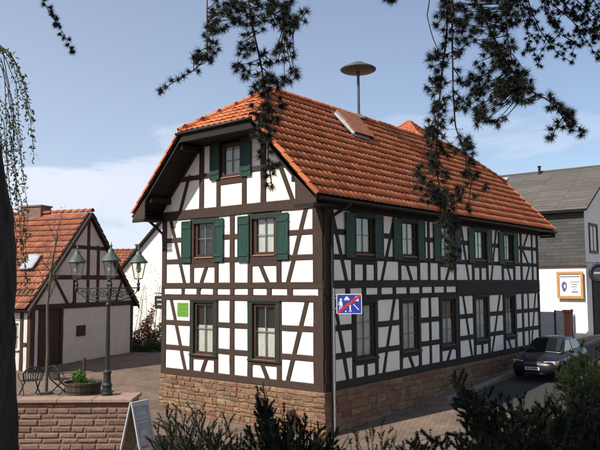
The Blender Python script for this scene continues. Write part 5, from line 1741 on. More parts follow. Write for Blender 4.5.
# gable side: window, door recess, wreath sign
window(rh, RGF, .9, 2.3, 4.85, 6.45, curtain='full', rows=2, recess=.04)
b = MB()
for (a0, a1, c0, c1) in ((.78, .9, 4.75, 6.55), (2.3, 2.42, 4.75, 6.55), (.9, 2.3, 6.45, 6.55), (.9, 2.3, 4.75, 4.85)):
    fbox(b, RGF, a0, a1, c0, c1, .002, .06)
b.build('window_surround', MAT['frame_brown'], rh)
b = MB(); fbox(b, RGF, 1.0, 3.0, rg - .2, 3.3, .002, .05); dd = b.build('door', MAT['dark_wood'], rh)
for k in range(8):
    b = MB(); fbox(b, RGF, 1.02 + .245 * k, 1.25 + .245 * k, rg, 3.25, .05, .075); link('plank', b.mesh('plank', MAT['dark_wood']), dd)
wr_c = Vector((RX - .25, RY - .75, 3.55))
ws = thing('wreath_sign', 'round dark wreath-shaped hanging sign on an iron bracket at the house corner', 'sign', tuple(wr_c), world_built=True)
b = MB()
wx = RGT.copy(); wx.z = 0; wx.normalize()
ringp = [wr_c + wx * (.46 * math.cos(t)) + Vector((0, 0, .46 * math.sin(t))) for t in np.linspace(0, 2 * math.pi, 33)]
b.tube(ringp, .10, 8, cap=False); b.build('wreath', MAT['iron'], ws, smooth=True)
b = MB(); b.prism([wr_c + wx * (.36 * math.cos(t)) + Vector((0, 0, .36 * math.sin(t))) for t in np.linspace(0, 2 * math.pi, 25)[:-1]], sn * .03); b.build('disc', MAT['ink'], ws)
b = MB(); b.prism([wr_c + wx * x_ + Vector((0, 0, z_)) + sn * .031 for x_, z_ in ((-.26, -.05), (.26, -.05), (.26, .06), (-.26, .06))], sn * .003); b.build('print_line', MAT['ink_pale'], ws)
b = MB(); b.tube([(RX - .1, RY, 4.15), wr_c + Vector((0, -.1, .60))], .022, 6); b.tube([wr_c + Vector((0, 0, .58)), wr_c + Vector((0, 0, .46))], .012, 5); b.tube(spiral((RX - .15, RY - .3, 4.0), Vector((.3, -.95, 0)).normalized(), .18, 1.5), .012, 5); b.build('bracket', MAT['iron'], ws)

# ================================================================== parked car
def build_car(loc, rz):
    t = thing('parked_car', 'dark saloon car parked by the far end of the half-timbered house', 'car', loc, rz)
    # local: x forward, y left, z up ; 4.25 long
    W2 = .84
    st = [  # x, half width, z low, z belt (shoulder), crown
        (2.12, .50, .34, .48, .50), (2.09, .66, .26, .58, .61), (2.0, .76, .22, .66, .70), (1.75, .82, .20, .73, .78), (1.35, W2, .19, .80, .86), (0.95, W2, .19, .86, .93),
        (0.55, W2, .19, .89, .95), (0.0, W2 + .01, .19, .90, .96), (-.7, W2 + .01, .19, .92, .98), (-1.2, W2, .20, .93, .99), (-1.6, .83, .22, .93, 1.0), (-1.95, .78, .27, .90, .96), (-2.10, .68, .34, .80, .86), (-2.13, .52, .40, .70, .74)]
    b = MB(); k = 0
    ring_n = 12
    for (x, w, zl, zb, zc) in st:
        half = [(0, zl), (w * .72, zl), (w * .95, zl + .07), (w, zl + (zb - zl) * .45), (w * .985, zl + (zb - zl) * .72), (w * .93, zb), (w * .6, zb + (zc - zb) * .75), (0, zc)]
        ring = [(x, y, z) for y, z in half] + [(x, -y, z) for y, z in half[-2:0:-1]]
        ring_n = len(ring)
        b.v.extend(ring)
    for i in range(len(st) - 1):
        for j in range(ring_n):
            j2 = (j + 1) % ring_n
            b.f.append((i * ring_n + j, i * ring_n + j2, (i + 1) * ring_n + j2, (i + 1) * ring_n + j))
    b.f.append(tuple(range(ring_n))); b.f.append(tuple((len(st) - 1) * ring_n + j for j in range(ring_n)))
    body = b.build('body', MAT['car_paint'], t, smooth=True)
    md = body.modifiers.new('s', 'SUBSURF'); md.levels = 1; md.render_levels = 1
    # greenhouse
    gs = [(.92, .70, .90, .92), (.55, .69, .90, 1.12), (.18, .67, .90, 1.34), (-.1, .655, .90, 1.40), (-.6, .645, .90, 1.415), (-1.05, .645, .90, 1.37), (-1.4, .66, .92, 1.22), (-1.75, .68, .94, .99)]
    b = MB()
    for (x, w, zl, zt_) in gs:
        wt_ = w - (zt_ - zl) * .28
        half = [(0, zl - .05), (w, zl - .05), (w, zl), (wt_ + .02, zl + (zt_ - zl) * .8), (wt_ - .06, zt_ - .01), (0, zt_ + .015)]
        ring = [(x, y, z) for y, z in half] + [(x, -y, z) for y, z in half[-2:0:-1]]
        rn = len(ring); b.v.extend(ring)
    for i in range(len(gs) - 1):
        for j in range(rn):
            j2 = (j + 1) % rn
            b.f.append((i * rn + j, i * rn + j2, (i + 1) * rn + j2, (i + 1) * rn + j))
    b.f.append(tuple(range(rn))); b.f.append(tuple((len(gs) - 1) * rn + j for j in range(rn)))
    b.build('cabin', MAT['car_paint'], t, smooth=True)
    def quad(nm, pts, m, off, par=None):
        q = MB(); q.prism(pts, off); return q.build(nm, MAT[m], t)
    ws_ = [(.90, -.60, .94), (.90, .60, .94), (.20, .50, 1.34), (.20, -.50, 1.34)]
    quad('windscreen', [(x + .02, y, z + .012) for x, y, z in ws_], 'car_glass', (.012, 0, .018))
    quad('rear_window', [(-1.70, -.56, 1.02), (-1.70, .56, 1.02), (-1.20, .48, 1.33), (-1.20, -.48, 1.33)], 'car_glass', (-.02, 0, .03))
    for s in (-1, 1):
        for (xa, xb, xc, xd) in ((.72, -.28, -.28, .22), (-.36, -1.30, -1.12, -.36)):
            def sy(x, z):
                w = float(np.interp(x, [g[0] for g in gs][::-1], [g[1] for g in gs][::-1])); zl = .9
                return s * (w - (z - zl) * .26 + .012)
            quad('side_window', [(xa, sy(xa, .95), .95), (xb, sy(xb, .95), .95), (xc, sy(xc, 1.31), 1.31), (xd, sy(xd, 1.31), 1.31)], 'car_glass', (0, s * .012, 0))
        m_ = MB(); m_.lathe([(.02, -.09), (.075, -.07), (.085, 0), (.07, .06), (.02, .08)], 10, (.58, s * .93, .98)); mr_ = m_.build('wing_mirror', MAT['car_paint'], t, smooth=True)
        # headlight and indicator
        q = MB(); q.prism([(2.02, s * .34, .55), (1.92, s * .72, .56), (1.86, s * .74, .68), (1.98, s * .36, .665)], (.055, s * .02, .012)); q.build('headlight', MAT['head_glass'], t, bevel=.012)
        q = MB(); q.prism([(1.93, s * .72, .555), (1.74, s * .80, .59), (1.70, s * .80, .69), (1.87, s * .745, .68)], (.03, s * .035, .0)); q.build('indicator', MAT['oak'], t)
        q = MB(); q.prism([(-2.05, s * .45, .62), (-1.98, s * .72, .62), (-1.98, s * .72, .80), (-2.05, s * .45, .80)], (-.07, s * .01, 0)); q.build('tail_light', MAT['sign_red'], t)
        q = MB(); q.prism([(1.05, s * .835, .50), (-1.15, s * .845, .52), (-1.15, s * .845, .57), (1.05, s * .835, .55)], (0, s * .022, 0)); q.build('rub_strip', MAT['black_plastic'], t)
        for xw in (1.32, -1.28):
            wh = MB()
            pr = [(.0, -.09), (.26, -.09), (.30, -.07), (.305, 0), (.30, .07), (.27, .085), (.20, .085)]
            for (r, y) in pr:
                for kk in range(24):
                    a = 2 * math.pi * kk / 24
                    wh.v.append((xw + r * math.cos(a), s * (.74 + y), .305 + r * math.sin(a)))
            for i in range(len(pr) - 1):
                for kk in range(24):
                    k2 = (kk + 1) % 24; wh.f.append((i * 24 + kk, i * 24 + k2, (i + 1) * 24 + k2, (i + 1) * 24 + kk))
            tyre = wh.build('wheel', MAT['rubber'], t, smooth=True)
            rm = MB()
            pr = [(.20, .085), (.195, .06), (.17, .05), (.06, .075), (.0, .08)]
            for (r, y) in pr:
                for kk in range(24):
                    a = 2 * math.pi * kk / 24
                    rm.v.append((xw + r * math.cos(a), s * (.745 + y), .305 + r * math.sin(a)))
            for i in range(len(pr) - 1):
                for kk in range(24):
                    k2 = (kk + 1) % 24; rm.f.append((i * 24 + kk, i * 24 + k2, (i + 1) * 24 + k2, (i + 1) * 24 + kk))
            for kk in range(7):
                a = 2 * math.pi * kk / 7
                P_ = lambda r, aa, y: (xw + r * math.cos(aa), s * (.745 + y), .305 + r * math.sin(aa))
                rm.add([P_(.05, a - .3, .085), P_(.05, a + .3, .085), P_(.19, a + .09, .075), P_(.19, a - .09, .075)], [(0, 1, 2, 3)])
            link('rim', rm.mesh('rim', MAT['alloy']), tyre)
            ar = MB()
            arc = [(xw + .365 * math.cos(a), s * .846, .305 + .365 * math.sin(a)) for a in np.linspace(-.25, math.pi + .25, 18)]
            ar.tube(arc, .022, 6); ar.prism([(xw + .36 * math.cos(a), s * .80, .305 + .36 * math.sin(a)) for a in np.linspace(0, 2 * math.pi, 25)[:-1]], (0, s * .041, 0)); link('wheel_arch', ar.mesh('wheel_arch', MAT['black_plastic']), tyre)
    q = MB(); q.prism([(2.06, -.32, .55), (2.06, .32, .55), (2.02, .32, .655), (2.02, -.32, .655)], (.03, 0, .006)); gr = q.build('grille', MAT['black_plastic'], t)
    for k in range(3):
        q = MB(); q.box(2.075 - k * .01, 2.10 - k * .01, -.30, .30, .57 + k * .028, .578 + k * .028); link('grille_bar', q.mesh('grille_bar', MAT['alloy']), gr)
    q = MB(); q.prism([(2.02, -.74, .34), (2.10, -.5, .34), (2.155, 0, .34), (2.10, .5, .34), (2.02, .74, .34), (1.85, .74, .34), (1.85, -.74, .34)], (0, 0, .14)); q.build('bumper', MAT['car_paint'], t, bevel=.03)
    q = MB(); q.prism([(2.0, -.5, .225), (2.10, -.3, .225), (2.10, .3, .225), (2.0, .5, .225)], (0, 0, .09)); q.build('air_intake', MAT['black_plastic'], t)
    q = MB(); q.box(2.150, 2.166, -.26, .26, .36, .47); np_ = q.build('number_plate', MAT['plate'], t)
    for y_, w_ in ((-.18, .05), (-.11, .05), (-.02, .05), (.05, .05), (.12, .05), (.19, .05)):
        q = MB(); q.box(2.166, 2.168, y_ - w_ / 2, y_ + w_ / 2, .385, .445); link('print_line', q.mesh('print_line', MAT['ink']), np_)
    return t
cx_, cy_ = 12.45, -2.05
car = build_car((cx_, cy_, gz(cx_, cy_) + .02), math.pi + .02)
car.scale = (1.05, 1.05, 1.05)
# ================================================================== kerb
kb = MB()
for i in range(60):
    x0 = 6.0 + i * .9
    if x0 > 40: break
    zk = gz(x0, -.8)
    kb.prism([(x0 + .01, -.72, zk - .1), (x0 + .89, -.72, gz(x0 + .9, -.8) - .1), (x0 + .89, -.58, gz(x0 + .9, -.8) - .1), (x0 + .01, -.58, zk - .1)], (0, 0, .19))
structure(kb.build('kerb', MAT['kerb']))

# ================================================================== the big cedar at the left edge, its branches hanging in front
random.seed(3)
trunk_px = [(-14, 760, 5.0), (-13, 560, 5.0), (-12, 420, 5.0), (-12, 300, 5.0), (-14, 225, 5.0), (-22, 170, 5.0), (-34, 110, 5.0), (-44, 20, 5.0), (-50, -100, 5.0), (-52, -300, 5.0), (-50, -560, 5.0)]
tr_pts = [at(*p) for p in trunk_px]
tb = tr_pts[0]
ced = thing('cedar_tree', 'dark cedar trunk at the left edge with needle branches hanging across the top', 'tree', (tb.x, tb.y, gz(tb.x, tb.y)), world_built=True)
tp_ = resample(tr_pts, .10)
b = MB()
seg = 22
nrm_ = None
n_ = len(tp_)
for i, p in enumerate(tp_):
    h = i / (n_ - 1)
    r0 = .225 - .12 * h
    for k in range(seg):
        a = 2 * math.pi * k / seg
        rr = r0 * (1 + .07 * math.sin(5 * a + i * .25) + .05 * math.sin(9 * a - i * .4) + random.uniform(-.045, .045))
        b.v.append((p[0] + rr * math.cos(a), p[1] + rr * math.sin(a), p[2]))
for i in range(n_ - 1):
    for k in range(seg):
        k2 = (k + 1) % seg
        b.f.append((i * seg + k, i * seg + k2, (i + 1) * seg + k2, (i + 1) * seg + k))
b.build('trunk', MAT['bark'], ced, smooth=True)

def tuft(soup, c, axis, n=34, L=.034, w=.0036, spread=1.0):
    """rosette of cedar needles around a short shoot"""
    c = np.asarray(tuple(c)); axis = np.asarray(tuple(axis))
    d = unit(axis[None, :] * .55 + rand_unit(n) * spread)
    base = c[None, :] + rng.normal(size=(n, 3)) * .003
    soup.add(needles(base, d, L, w))
def px_path(pts, d, jit=.0):
    out = []
    for i, p in enumerate(pts):
        dd = p[2] if len(p) > 2 else d
        out.append(at(p[0], p[1], dd + random.uniform(-jit, jit)))
    return out
def cedar_branch(pts, d, step=6.0, spur=5.0, r=.0035, bare=(), L=.033, n=72, shoots=0, shoot_len=26, clouds=(), w=.0026):
    """hanging branch: twig tube, side shoots and needle tufts; pixel lengths are converted at depth d"""
    pxm = d / FPX
    path = resample(px_path(pts, d, .05), 4 * pxm)
    bt_ = MB(); sp_ = Soup()
    m = len(path)
    bt_.tube([Vector(p) for p in path[::2]] + [Vector(path[-1])], [r * (1 - .55 * i / max(1, len(path[::2]))) for i in range(len(path[::2]) + 1)], 5)
    def dress(pp, lo=0.0, st=step, sc=1.0):
        mm = len(pp)
        acc = 0.0
        for i in range(1, mm):
            acc += np.linalg.norm(pp[i] - pp[i - 1]) / pxm
            if acc >= st and i / mm >= lo:
                acc = random.uniform(-.25, .25) * st
                tdir = Vector(pp[i] - pp[i - 1]).normalized()
                o = Quaternion(tdir, random.uniform(0, 6.28)) @ tdir.orthogonal().normalized()
                e = Vector(pp[i]) + (o * .8 + tdir * .3) * (random.uniform(.3, 1.0) * spur * pxm)
                bt_.tube([Vector(pp[i]), e], [.0022, .0016], 4, cap=False)
                tuft(sp_, e, o + tdir * .4, n=int(n * sc), L=L * random.uniform(.8, 1.1), w=w)
        tuft(sp_, pp[-1], Vector(pp[-1] - pp[-2]).normalized(), n=n, L=L, w=w)
    segs = []
    if bare:
        keep = path[int(bare[1] * m):] if bare[0] == 0 else path
        if len(keep) > 2: dress(keep)
    else:
        dress(path)
    for k in range(shoots):
        i = int(random.uniform(.12, .98) * (m - 1))
        tdir = Vector(path[i] - path[max(i - 1, 0)]).normalized() if i else Vector((0, 0, -1))
        side = RGT * random.choice((-1, 1)) * random.uniform(.5, 1) + FWD * random.uniform(-.7, .7)
        dd = (side + tdir * .5 + Vector((0, 0, random.uniform(-.5, .15)))).normalized()
        Ls = shoot_len * random.uniform(.5, 1.2) * pxm
        q = [Vector(path[i])]
        for j in range(5):
            dd = (dd + Vector((0, 0, -.10))).normalized()
            q.append(q[-1] + dd * Ls / 5)
        qq = resample(q, 4 * pxm)
        bt_.tube(q, [.0028, .0026, .0024, .0022, .002, .0016], 4, cap=False)
        dress(qq, st=step * .85)
    for (cx__, cy__, rx, ry, nn) in clouds:                 # short-shoot masses
        c0_ = None
        for _ in range(int(nn * 1.25)):
            a, q = random.uniform(0, 6.28), math.sqrt(random.random())
            e = at(cx__ + rx * q * math.cos(a), cy__ + ry * q * math.sin(a), d + random.uniform(-.12, .12))
            ctr = at(cx__ + random.uniform(-.3, .3) * rx, cy__ - ry * .6, d)
            i = int(np.argmin(np.linalg.norm(path - np.asarray(tuple(e)), axis=1)))
            if random.random() < .45:
                bt_.tube([Vector(path[i]), (Vector(path[i]) + e) / 2 + Vector((0, 0, -.006)), e], [.0026, .0022, .0015], 4, cap=False)
            tuft(sp_, e, (e - ctr).normalized(), n=n, L=L * random.uniform(.8, 1.1), w=w)
    o = bt_.build('branch', MAT['twig'], ced, fix=False)
    sp_.build('needles', MAT['cedar'], o, 'stuff')
# limbs above the picture that carry the hanging branches
limb_pts = [at(-48, -60, 5.0), at(60, -120, 4.5), at(190, -95, 3.7), at(300, -75, 3.2), at(430, -70, 3.0), at(540, -85, 3.1), at(680, -110, 3.6)]
b = MB(); lp = resample(limb_pts, .15); b.tube([Vector(p) for p in lp], list(np.linspace(.075, .018, len(lp))), 10); b.build('limb', MAT['bark'], ced, smooth=True)
limb2 = [at(-50, -140, 5.0), at(120, -150, 5.2), at(320, -110, 5.0), at(500, -60, 4.8), at(640, -30, 4.8)]
b = MB(); lp2 = resample(limb2, .15); b.tube([Vector(p) for p in lp2], list(np.linspace(.07, .014, len(lp2))), 10); b.build('limb', MAT['bark'], ced, smooth=True)
D = 3.05
cedar_branch([(206, -90, 3.55), (208, -30, 3.2), (207, 10), (207, 54)], D, step=9, spur=10, bare=(0, .80), r=.005, clouds=((226, 8, 17, 16, 18), (218, 27, 10, 8, 9), (214, 46, 7, 7, 6)))
cedar_branch([(207, 52), (203, 62), (193, 71), (182, 77), (172, 83), (161, 92)], D, step=4.0, spur=6, L=.027, clouds=((202, 62, 10, 9, 9),))
cedar_branch([(240, -80, 3.3), (247, -10), (251, 22), (259, 55), (266, 92), (269, 128), (268, 160), (272, 186)], D, step=6, spur=7, r=.0065, shoots=9, shoot_len=20, clouds=((268, 100, 17, 26, 34), (264, 132, 10, 12, 12), (243, 62, 9, 16, 12), (240, 22, 12, 22, 16), (266, 14, 12, 18, 12), (271, 170, 7, 10, 7)))
cedar_branch([(258, -80, 3.25), (268, -5), (275, 18), (284, 30), (297, 24), (306, 12)], D, step=6, spur=7, r=.005, shoots=5, shoot_len=18, clouds=((292, 22, 14, 11, 17), (284, 52, 10, 12, 11), (289, 72, 8, 9, 8), (282, 4, 10, 9, 9)))
cedar_branch([(30, -80, 4.3), (38, -10, 3.5), (50, 14, 3.45), (60, 28, 3.45), (67, 40, 3.45), (71, 51, 3.45)], 3.45, step=3.2, spur=4, L=.024)
cedar_branch([(380, -70, 3.1), (388, -20), (391, -3)], D, step=6, spur=6, clouds=((391, -3, 7, 5, 6),))
cedar_branch([(426, -70, 3.0), (431, -10), (427, 16), (432, 36), (438, 50)], D, step=20, spur=4, r=.004, bare=(0, .97))
cedar_branch([(446, -70, 3.0), (448, 0), (446, 40), (441, 80), (438, 118), (436, 150), (438, 180), (446, 215), (450, 245), (452, 268)], D, step=6, spur=8, r=.006, shoots=10, shoot_len=20,
             clouds=((436, 60, 8, 10, 8), (434, 84, 9, 9, 9), (441, 108, 8, 10, 8), (434, 128, 8, 9, 9), (433, 160, 8, 12, 10), (424, 186, 9, 9, 8), (441, 198, 10, 12, 14), (450, 222, 9, 14, 14), (452, 250, 7, 13, 10), (420, 170, 5, 5, 4), (456, 196, 8, 10, 8)))
cedar_branch([(452, -60, 3.0), (452, 30), (453, 90), (455, 125), (463, 150), (472, 178), (468, 205)], D, step=11, spur=10, r=.0055, shoots=6, shoot_len=22, clouds=((466, 148, 10, 12, 12), (470, 172, 7, 10, 7), (463, 95, 9, 16, 9), (458, 40, 9, 20, 12)))
cedar_branch([(466, -60, 3.0), (474, 0), (488, 26), (500, 50), (512, 72), (524, 86), (536, 94), (550, 101), (561, 114), (571, 130)], D, step=4.2, spur=6, r=.006, shoots=8, shoot_len=20,
             clouds=((492, 104, 18, 24, 34), (506, 78, 20, 18, 34), (488, 58, 16, 16, 20), (522, 92, 12, 12, 16), (480, 118, 10, 8, 9), (500, 42, 14, 12, 12), (478, 82, 10, 12, 10)))
cedar_branch([(500, -70, 3.1), (505, -5), (507, 35), (512, 62)], D, step=6, spur=7, r=.005, shoots=6, shoot_len=22, clouds=((488, 8, 26, 14, 30), (470, 24, 14, 18, 16), (512, 14, 12, 14, 12), (450, 12, 10, 12, 8)))
# finer, farther sprays in the upper right corner
for pts in ([(520, -40), (530, 8), (542, 34), (556, 52), (571, 62)], [(540, -40), (552, 4), (572, 20), (588, 42), (597, 58)], [(565, -40), (572, -4), (590, 12), (606, 28)], [(515, -30), (522, 14), (529, 36), (530, 50)], [(585, -40), (594, 2), (606, 16)], [(548, -30), (544, 10), (560, 34), (580, 46)], [(530, -30), (560, 0), (584, 24), (604, 44)]):
    cedar_branch(pts, 4.7, step=3.6, spur=4.5, r=.005, L=.032, n=36, shoots=8, shoot_len=20, w=.0045)
# crown above and beside the photographer, out of the picture but shading the foreground
s = Soup(); bb = MB()
crown_c = Vector((tr_pts[-2].x, tr_pts[-2].y, 0))
for k in range(26):
    z0 = 6.6 + 6.4 * (k / 25)
    a = k * 2.399
    Lr = (4.3 - 2.6 * (k / 25)) * random.uniform(.8, 1.15)
    p0 = Vector((crown_c.x, crown_c.y, z0)); p1 = p0 + Vector((math.cos(a) * Lr * .55, math.sin(a) * Lr * .55, .35)); p2 = p0 + Vector((math.cos(a) * Lr, math.sin(a) * Lr, .1))
    dist_ = ((p2 - CAM).x * .7748 + (p2 - CAM).y * .6322)
    if p2.z < 3.1 + .44 * dist_ + .9:
        lift_ = 3.1 + .44 * dist_ + .9 - p2.z
        p0.z += lift_; p1.z += lift_; p2.z += lift_
    bb.tube([p0, p1, p2], [.06, .04, .012], 6)
    for j in range(28):
        t_ = random.uniform(.2, 1.0)
        c = p0.lerp(p2, t_) + Vector((random.gauss(0, .32), random.gauss(0, .32), random.gauss(.1, .12)))
        s.add(leaf_ball(c, .45, 42, .20, .35))
# low boughs added unseen just above the picture, to shade the foreground shrubs
for k in range(95):
    e = at(random.uniform(-150, 660), random.uniform(-330, -95), random.uniform(2.7, 5.2))
    i = int(np.argmin(np.linalg.norm(lp - np.asarray(tuple(e)), axis=1)))
    bb.tube([Vector(lp[i]), (Vector(lp[i]) + e) / 2 + Vector((0, 0, .08)), e], [.014, .01, .004], 5, cap=False)
    s.add(leaf_ball(e, .30, 110, .09, .35))
bb.build('limb', MAT['bark'], ced); s.build('crown', MAT['cedar'], ced, 'stuff')

# ================================================================== weeping birch strands at the far left
random.seed(13)
wt0 = at(-150, 300, 7.4)
wil = thing('weeping_birch', 'drooping birch twigs with small young leaves at the left edge', 'tree', (wt0.x, wt0.y, gz(wt0.x, wt0.y)), world_built=True)
b = MB(); b.tube([Vector((wt0.x, wt0.y, gz(wt0.x, wt0.y) - .2)), at(-150, 200, 7.4), at(-140, 60, 7.3), at(-120, -60, 7.2)], [.14, .12, .10, .06], 12); b.build('trunk', MAT['bark'], wil, smooth=True)
strands = [[(-30, 30), (4, 50), (14, 66), (22, 88), (29, 116)], [(-30, 30), (3, 52), (9, 80), (14, 130), (16, 180), (20, 214)], [(-30, 34), (2, 62), (6, 110), (8, 160), (12, 205), (14, 240)], [(-30, 30), (5, 56), (16, 84), (20, 130), (23, 165), (24, 190)],
           [(-30, 40), (-2, 70), (2, 120), (4, 165), (8, 190)], [(-34, 40), (0, 58), (10, 100), (11, 150), (15, 200), (22, 250), (26, 285)], [(-30, 30), (8, 54), (20, 80), (26, 108), (29, 126)], [(-34, 60), (-4, 90), (1, 140), (5, 178)],
           [(-30, 36), (1, 66), (12, 120), (18, 170), (22, 218), (19, 262)], [(-30, 30), (6, 52), (17, 72), (24, 100), (27, 140), (29, 160)], [(-34, 60), (4, 120), (9, 185), (17, 235), (17, 275)], [(-30, 60), (8, 110), (14, 160), (24, 205), (27, 240)]]
b = MB(); s = Soup()
b.tube([at(-120, -20, 7.2), at(-70, 5, 7.1), at(-30, 30, 7.0)], [.03, .02, .012], 6)
for st_ in strands:
    dd = 7.0 + random.uniform(-.5, .6)
    pp = resample([at(x, y, dd if i else 7.0) for i, (x, y) in enumerate(st_)], .04)
    pp[4:] += np.cumsum(rng.normal(size=(len(pp) - 4, 3)) * .0035, axis=0)
    b.tube([Vector(p) for p in pp], list(np.linspace(.0055, .002, len(pp))), 4, cap=False)
    lo = int(len(pp) * .38)
    base = np.repeat(pp[lo:], 6, 0) + rng.normal(size=((len(pp) - lo) * 6, 3)) * .014
    keepm = rng.random(len(base)) < .62
    base = base[keepm]
    d = unit(rng.normal(size=(len(base), 3)) * .7 + np.array([0, 0, -.9]))
    s.add(leaves(base, d, .042, .017))
o = b.build('branches', MAT['twig'], wil, fix=False); s.build('foliage', MAT['willow'], wil, 'stuff')

# ================================================================== shrubs in the foreground
def px_bush(name, label, cat, base_px, d, tips, leafm, barkm='twig', Ln=.022, w=.005, dens=150, sub=9, sublen=.16, arch=.12, group=None, thick=.007, leafy=False, upright=0.0):
    """shrub: curved shoots from one root to the given tips, side twigs and needles or leaves along them"""
    B = at(base_px[0], base_px[1], d); B.z = gz(B.x, B.y)
    t = thing(name, label, cat, tuple(B), group=group, world_built=True)
    bt_ = MB(); s = Soup()
    for (x, y, dd) in tips:
        E = at(x, y, dd)
        r0 = B + Vector((random.uniform(-.12, .12), random.uniform(-.12, .12), 0))
        mid = r0.lerp(E, .5) + Vector((0, 0, arch * (E - r0).length))
        mid.x += random.uniform(-.08, .08); mid.y += random.uniform(-.08, .08)
        pts = [r0 * ((1 - q) ** 2) + mid * (2 * q * (1 - q)) + E * (q * q) for q in np.linspace(0, 1, 9)]
        bt_.tube(pts, list(np.linspace(thick, .0018, 9)), 5, cap=False)
        pp = resample(pts, .02); m = len(pp)
        def clothe(pp_, n_per, lo):
            k0 = int(len(pp_) * lo)
            seg = pp_[k0:]
            if len(seg) < 3: return
            n = max(3, int(n_per * len(seg) * .02))
            idx = rng.integers(0, len(seg) - 1, n)
            base = seg[idx] + rng.normal(size=(n, 3)) * .002
            tang = unit(seg[idx + 1] - seg[idx])
            dirs = unit(tang * .75 + rand_unit(n))
            s.add(leaves(base, dirs, Ln, w) if leafy else needles(base, dirs, Ln, w))
        clothe(pp, dens, .35)
        for k in range(sub):
            i = int(random.uniform(.3, .97) * (m - 1))
            tg = Vector(pp[i + 1] - pp[i]).normalized() if i + 1 < m else Vector((0, 0, 1))
            o = Quaternion(tg, random.uniform(0, 6.28)) @ tg.orthogonal().normalized()
            dr_ = (tg * (.8 + upright) + o * .75).normalized()
            Ls = sublen * random.uniform(.5, 1.25) * (1.15 - .6 * i / m)
            q0 = Vector(pp[i]); q1 = q0 + dr_ * Ls * .55; q2 = q1 + (dr_ + Vector((0, 0, random.uniform(-.25, .2)))).normalized() * Ls * .45
            bt_.tube([q0, q1, q2], [.0028, .002, .0012], 4, cap=False)
            clothe(resample([q0, q1, q2], .01), dens * 2.2, .0)
    bt_.build('stems', MAT[barkm], t, fix=False)
    s.build('foliage', MAT[leafm], t, 'stuff')
    return t
def tips_under(xs, ys, n, ybot, d0, d1, pw=1.0):
    out = []
    for _ in range(n):
        x = random.uniform(xs[0], xs[-1])
        yt_ = float(np.interp(x, xs, ys))
        y = yt_ + (ybot - yt_) * random.random() ** pw
        out.append((x, y, random.uniform(d0, d1)))
    for x, y in zip(xs, ys): out.append((x, y, (d0 + d1) / 2))
    return out
random.seed(31)
px_bush('yew_shrub', 'large dark yew shrub in the shaded lower right corner', 'shrub', (540, 560), 6.0,
        tips_under([452, 470, 484, 498, 520, 545, 575, 600, 640], [373, 380, 386, 390, 388, 394, 388, 380, 376], 190, 470, 5.0, 7.0, .9), 'yew', dens=420, sub=22, sublen=.24, Ln=.025, w=.0048, arch=.10)
px_bush('yew_shrub', 'low dark yew spray at the bottom edge right of centre', 'shrub', (470, 560), 5.0,
        tips_under([402, 415, 430, 445, 460, 480, 500, 530], [440, 432, 428, 434, 428, 436, 430, 425], 60, 470, 4.6, 5.4, .9), 'yew', dens=420, sub=20, sublen=.17, Ln=.022, w=.0045)
px_bush('yew_shrub', 'dark conifer shrub with a pointed tip before the house corner', 'shrub', (295, 560), 7.0,
        tips_under([238, 246, 256, 263, 271, 284, 292, 306, 322, 338, 352], [446, 424, 402, 381, 402, 402, 414, 414, 424, 426, 438], 105, 470, 6.5, 7.5, .9) + [(262 + random.uniform(-6, 6), random.uniform(386, 420), 7.0) for _ in range(14)], 'yew', dens=520, sub=22, sublen=.18, Ln=.022, w=.0042, upright=.3)
px_bush('broom_shrub', 'twiggy upright shrub with thin stems in front of the stone plinth', 'shrub', (196, 500), 8.0,
        [(x + random.uniform(-3, 3), y, random.uniform(7.7, 8.3)) for x, y in ((181, 396), (175, 408), (192, 402), (205, 405), (198, 412), (214, 409), (222, 420), (232, 418), (240, 428), (226, 432), (165, 402), (160, 412), (153, 424), (168, 425), (186, 420), (208, 424), (216, 432), (236, 438), (180, 432), (150, 438), (194, 428), (246, 436), (172, 416), (202, 432), (188, 410), (158, 434), (230, 440), (212, 418))] + tips_under([150, 180, 220, 245], [438, 428, 430, 440], 26, 460, 7.6, 8.3), 'broom', dens=300, sub=14, sublen=.26, Ln=.022, w=.0055, thick=.005, arch=.12, upright=.4)
px_bush('broom_shrub', 'thin grassy shrub with pale shoots right of the sign pole', 'shrub', (378, 520), 10.0,
        [(x + random.uniform(-3, 3), y, random.uniform(9.6, 10.4)) for x, y in ((352, 424), (362, 420), (371, 428), (380, 418), (389, 424), (398, 430), (366, 436), (384, 434), (345, 432), (374, 421), (404, 438), (357, 430), (393, 436))], 'broom', dens=150, sub=5, sublen=.2, Ln=.035, w=.008, arch=.03, upright=1.0)
px_bush('juniper_shrub', 'sunlit yellow-green juniper shrub in front of the parked car', 'shrub', (600, 520), 11.5,
        tips_under([556, 566, 580, 596, 615, 640], [372, 352, 340, 344, 336, 345], 90, 420, 10.6, 12.2, .9), 'juniper', dens=170, sub=10, sublen=.32, Ln=.05, w=.012, thick=.016)
px_bush('juniper_shrub', 'small sunlit juniper below the parked car among dark yews', 'shrub', (556, 540), 9.5,
        tips_under([536, 546, 556, 568, 578], [398, 386, 381, 384, 394], 34, 430, 9.1, 9.9, .9), 'juniper', dens=190, sub=9, sublen=.22, Ln=.035, w=.009)
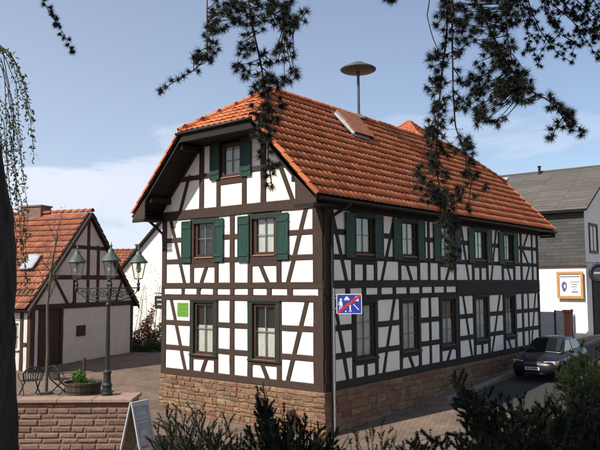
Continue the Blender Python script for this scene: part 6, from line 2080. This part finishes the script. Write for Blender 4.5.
# ground cover on the bank
s = Soup()
n = 9000
dd = rng.uniform(1.6, 8.6, n); ss = rng.uniform(-6, 7, n)
gx = CAM.x + .7748 * dd + .6322 * ss; gy = CAM.y + .6322 * dd - .7748 * ss
gzv = np.array([gz(a, c) for a, c in zip(gx, gy)])
base = np.stack([gx, gy, gzv + rng.uniform(0, .22, n)], 1)
s.add(leaves(base, unit(rng.normal(size=(n, 3)) + np.array([0, 0, .8])), .10, .045))
tag(s.build('ground_cover', MAT['ivy']), 'low leafy ground cover on the shaded bank', 'ground cover', kind='stuff')

# ================================================================== garden between the houses
random.seed(8)
def leafy_mass(name, label, cat, px, py, d, w, h, dep, leafm, n=2600, size=.09, stems=True):
    c = at(px, py, d); z0 = gz(c.x, c.y); 
    t = thing(name, label, cat, (c.x, c.y, z0))
    p = np.stack([rng.uniform(-w / 2, w / 2, n), rng.uniform(-dep / 2, dep / 2, n), h * rng.random(n) ** .8], 1)
    lump = .8 + .25 * np.sin(p[:, 0] * 5 + p[:, 1] * 3)
    p[:, 2] *= lump
    s = Soup(); s.add(leaves(p, unit(rng.normal(size=(n, 3)) + np.array([0, 0, .5])), size, size * .55)); s.build('foliage', MAT[leafm], t, 'stuff')
    b = MB()
    for _ in range(8): b.tube([(random.uniform(-w, w) * .3, random.uniform(-dep, dep) * .3, -.1), (random.uniform(-w, w) * .35, random.uniform(-dep, dep) * .3, h * .7)], [.02, .008], 5)
    b.build('stems', MAT['twig'], t)
    t.rotation_euler = (0, 0, base_ang)
    return t
leafy_mass('box_hedge', 'low clipped green hedge in the garden beyond the plaza', 'hedge', 148, 352, 34, 2.0, .45, .8, 'hedge')
leafy_mass('copper_shrub', 'slim dark red shrub standing in the garden left of the house', 'shrub', 149, 345, 35.5, .5, 2.2, .5, 'copper_leaf', 900, .10)
leafy_mass('copper_shrub', 'small rust-coloured shrub beside the barn corner', 'shrub', 141, 346, 35.5, .8, 1.5, .5, 'copper_leaf', 1200, .10)
leafy_mass('spring_shrub', 'tall thin shrub with pale spring leaves against the white house', 'shrub', 146, 345, 38, 2.4, 4.6, .7, 'blossom', 420, .09)
leafy_mass('box_hedge', 'round green shrub at the foot of the half-timbered house', 'shrub', 156, 348, 36, .8, 1.2, .8, 'hedge', 1500)
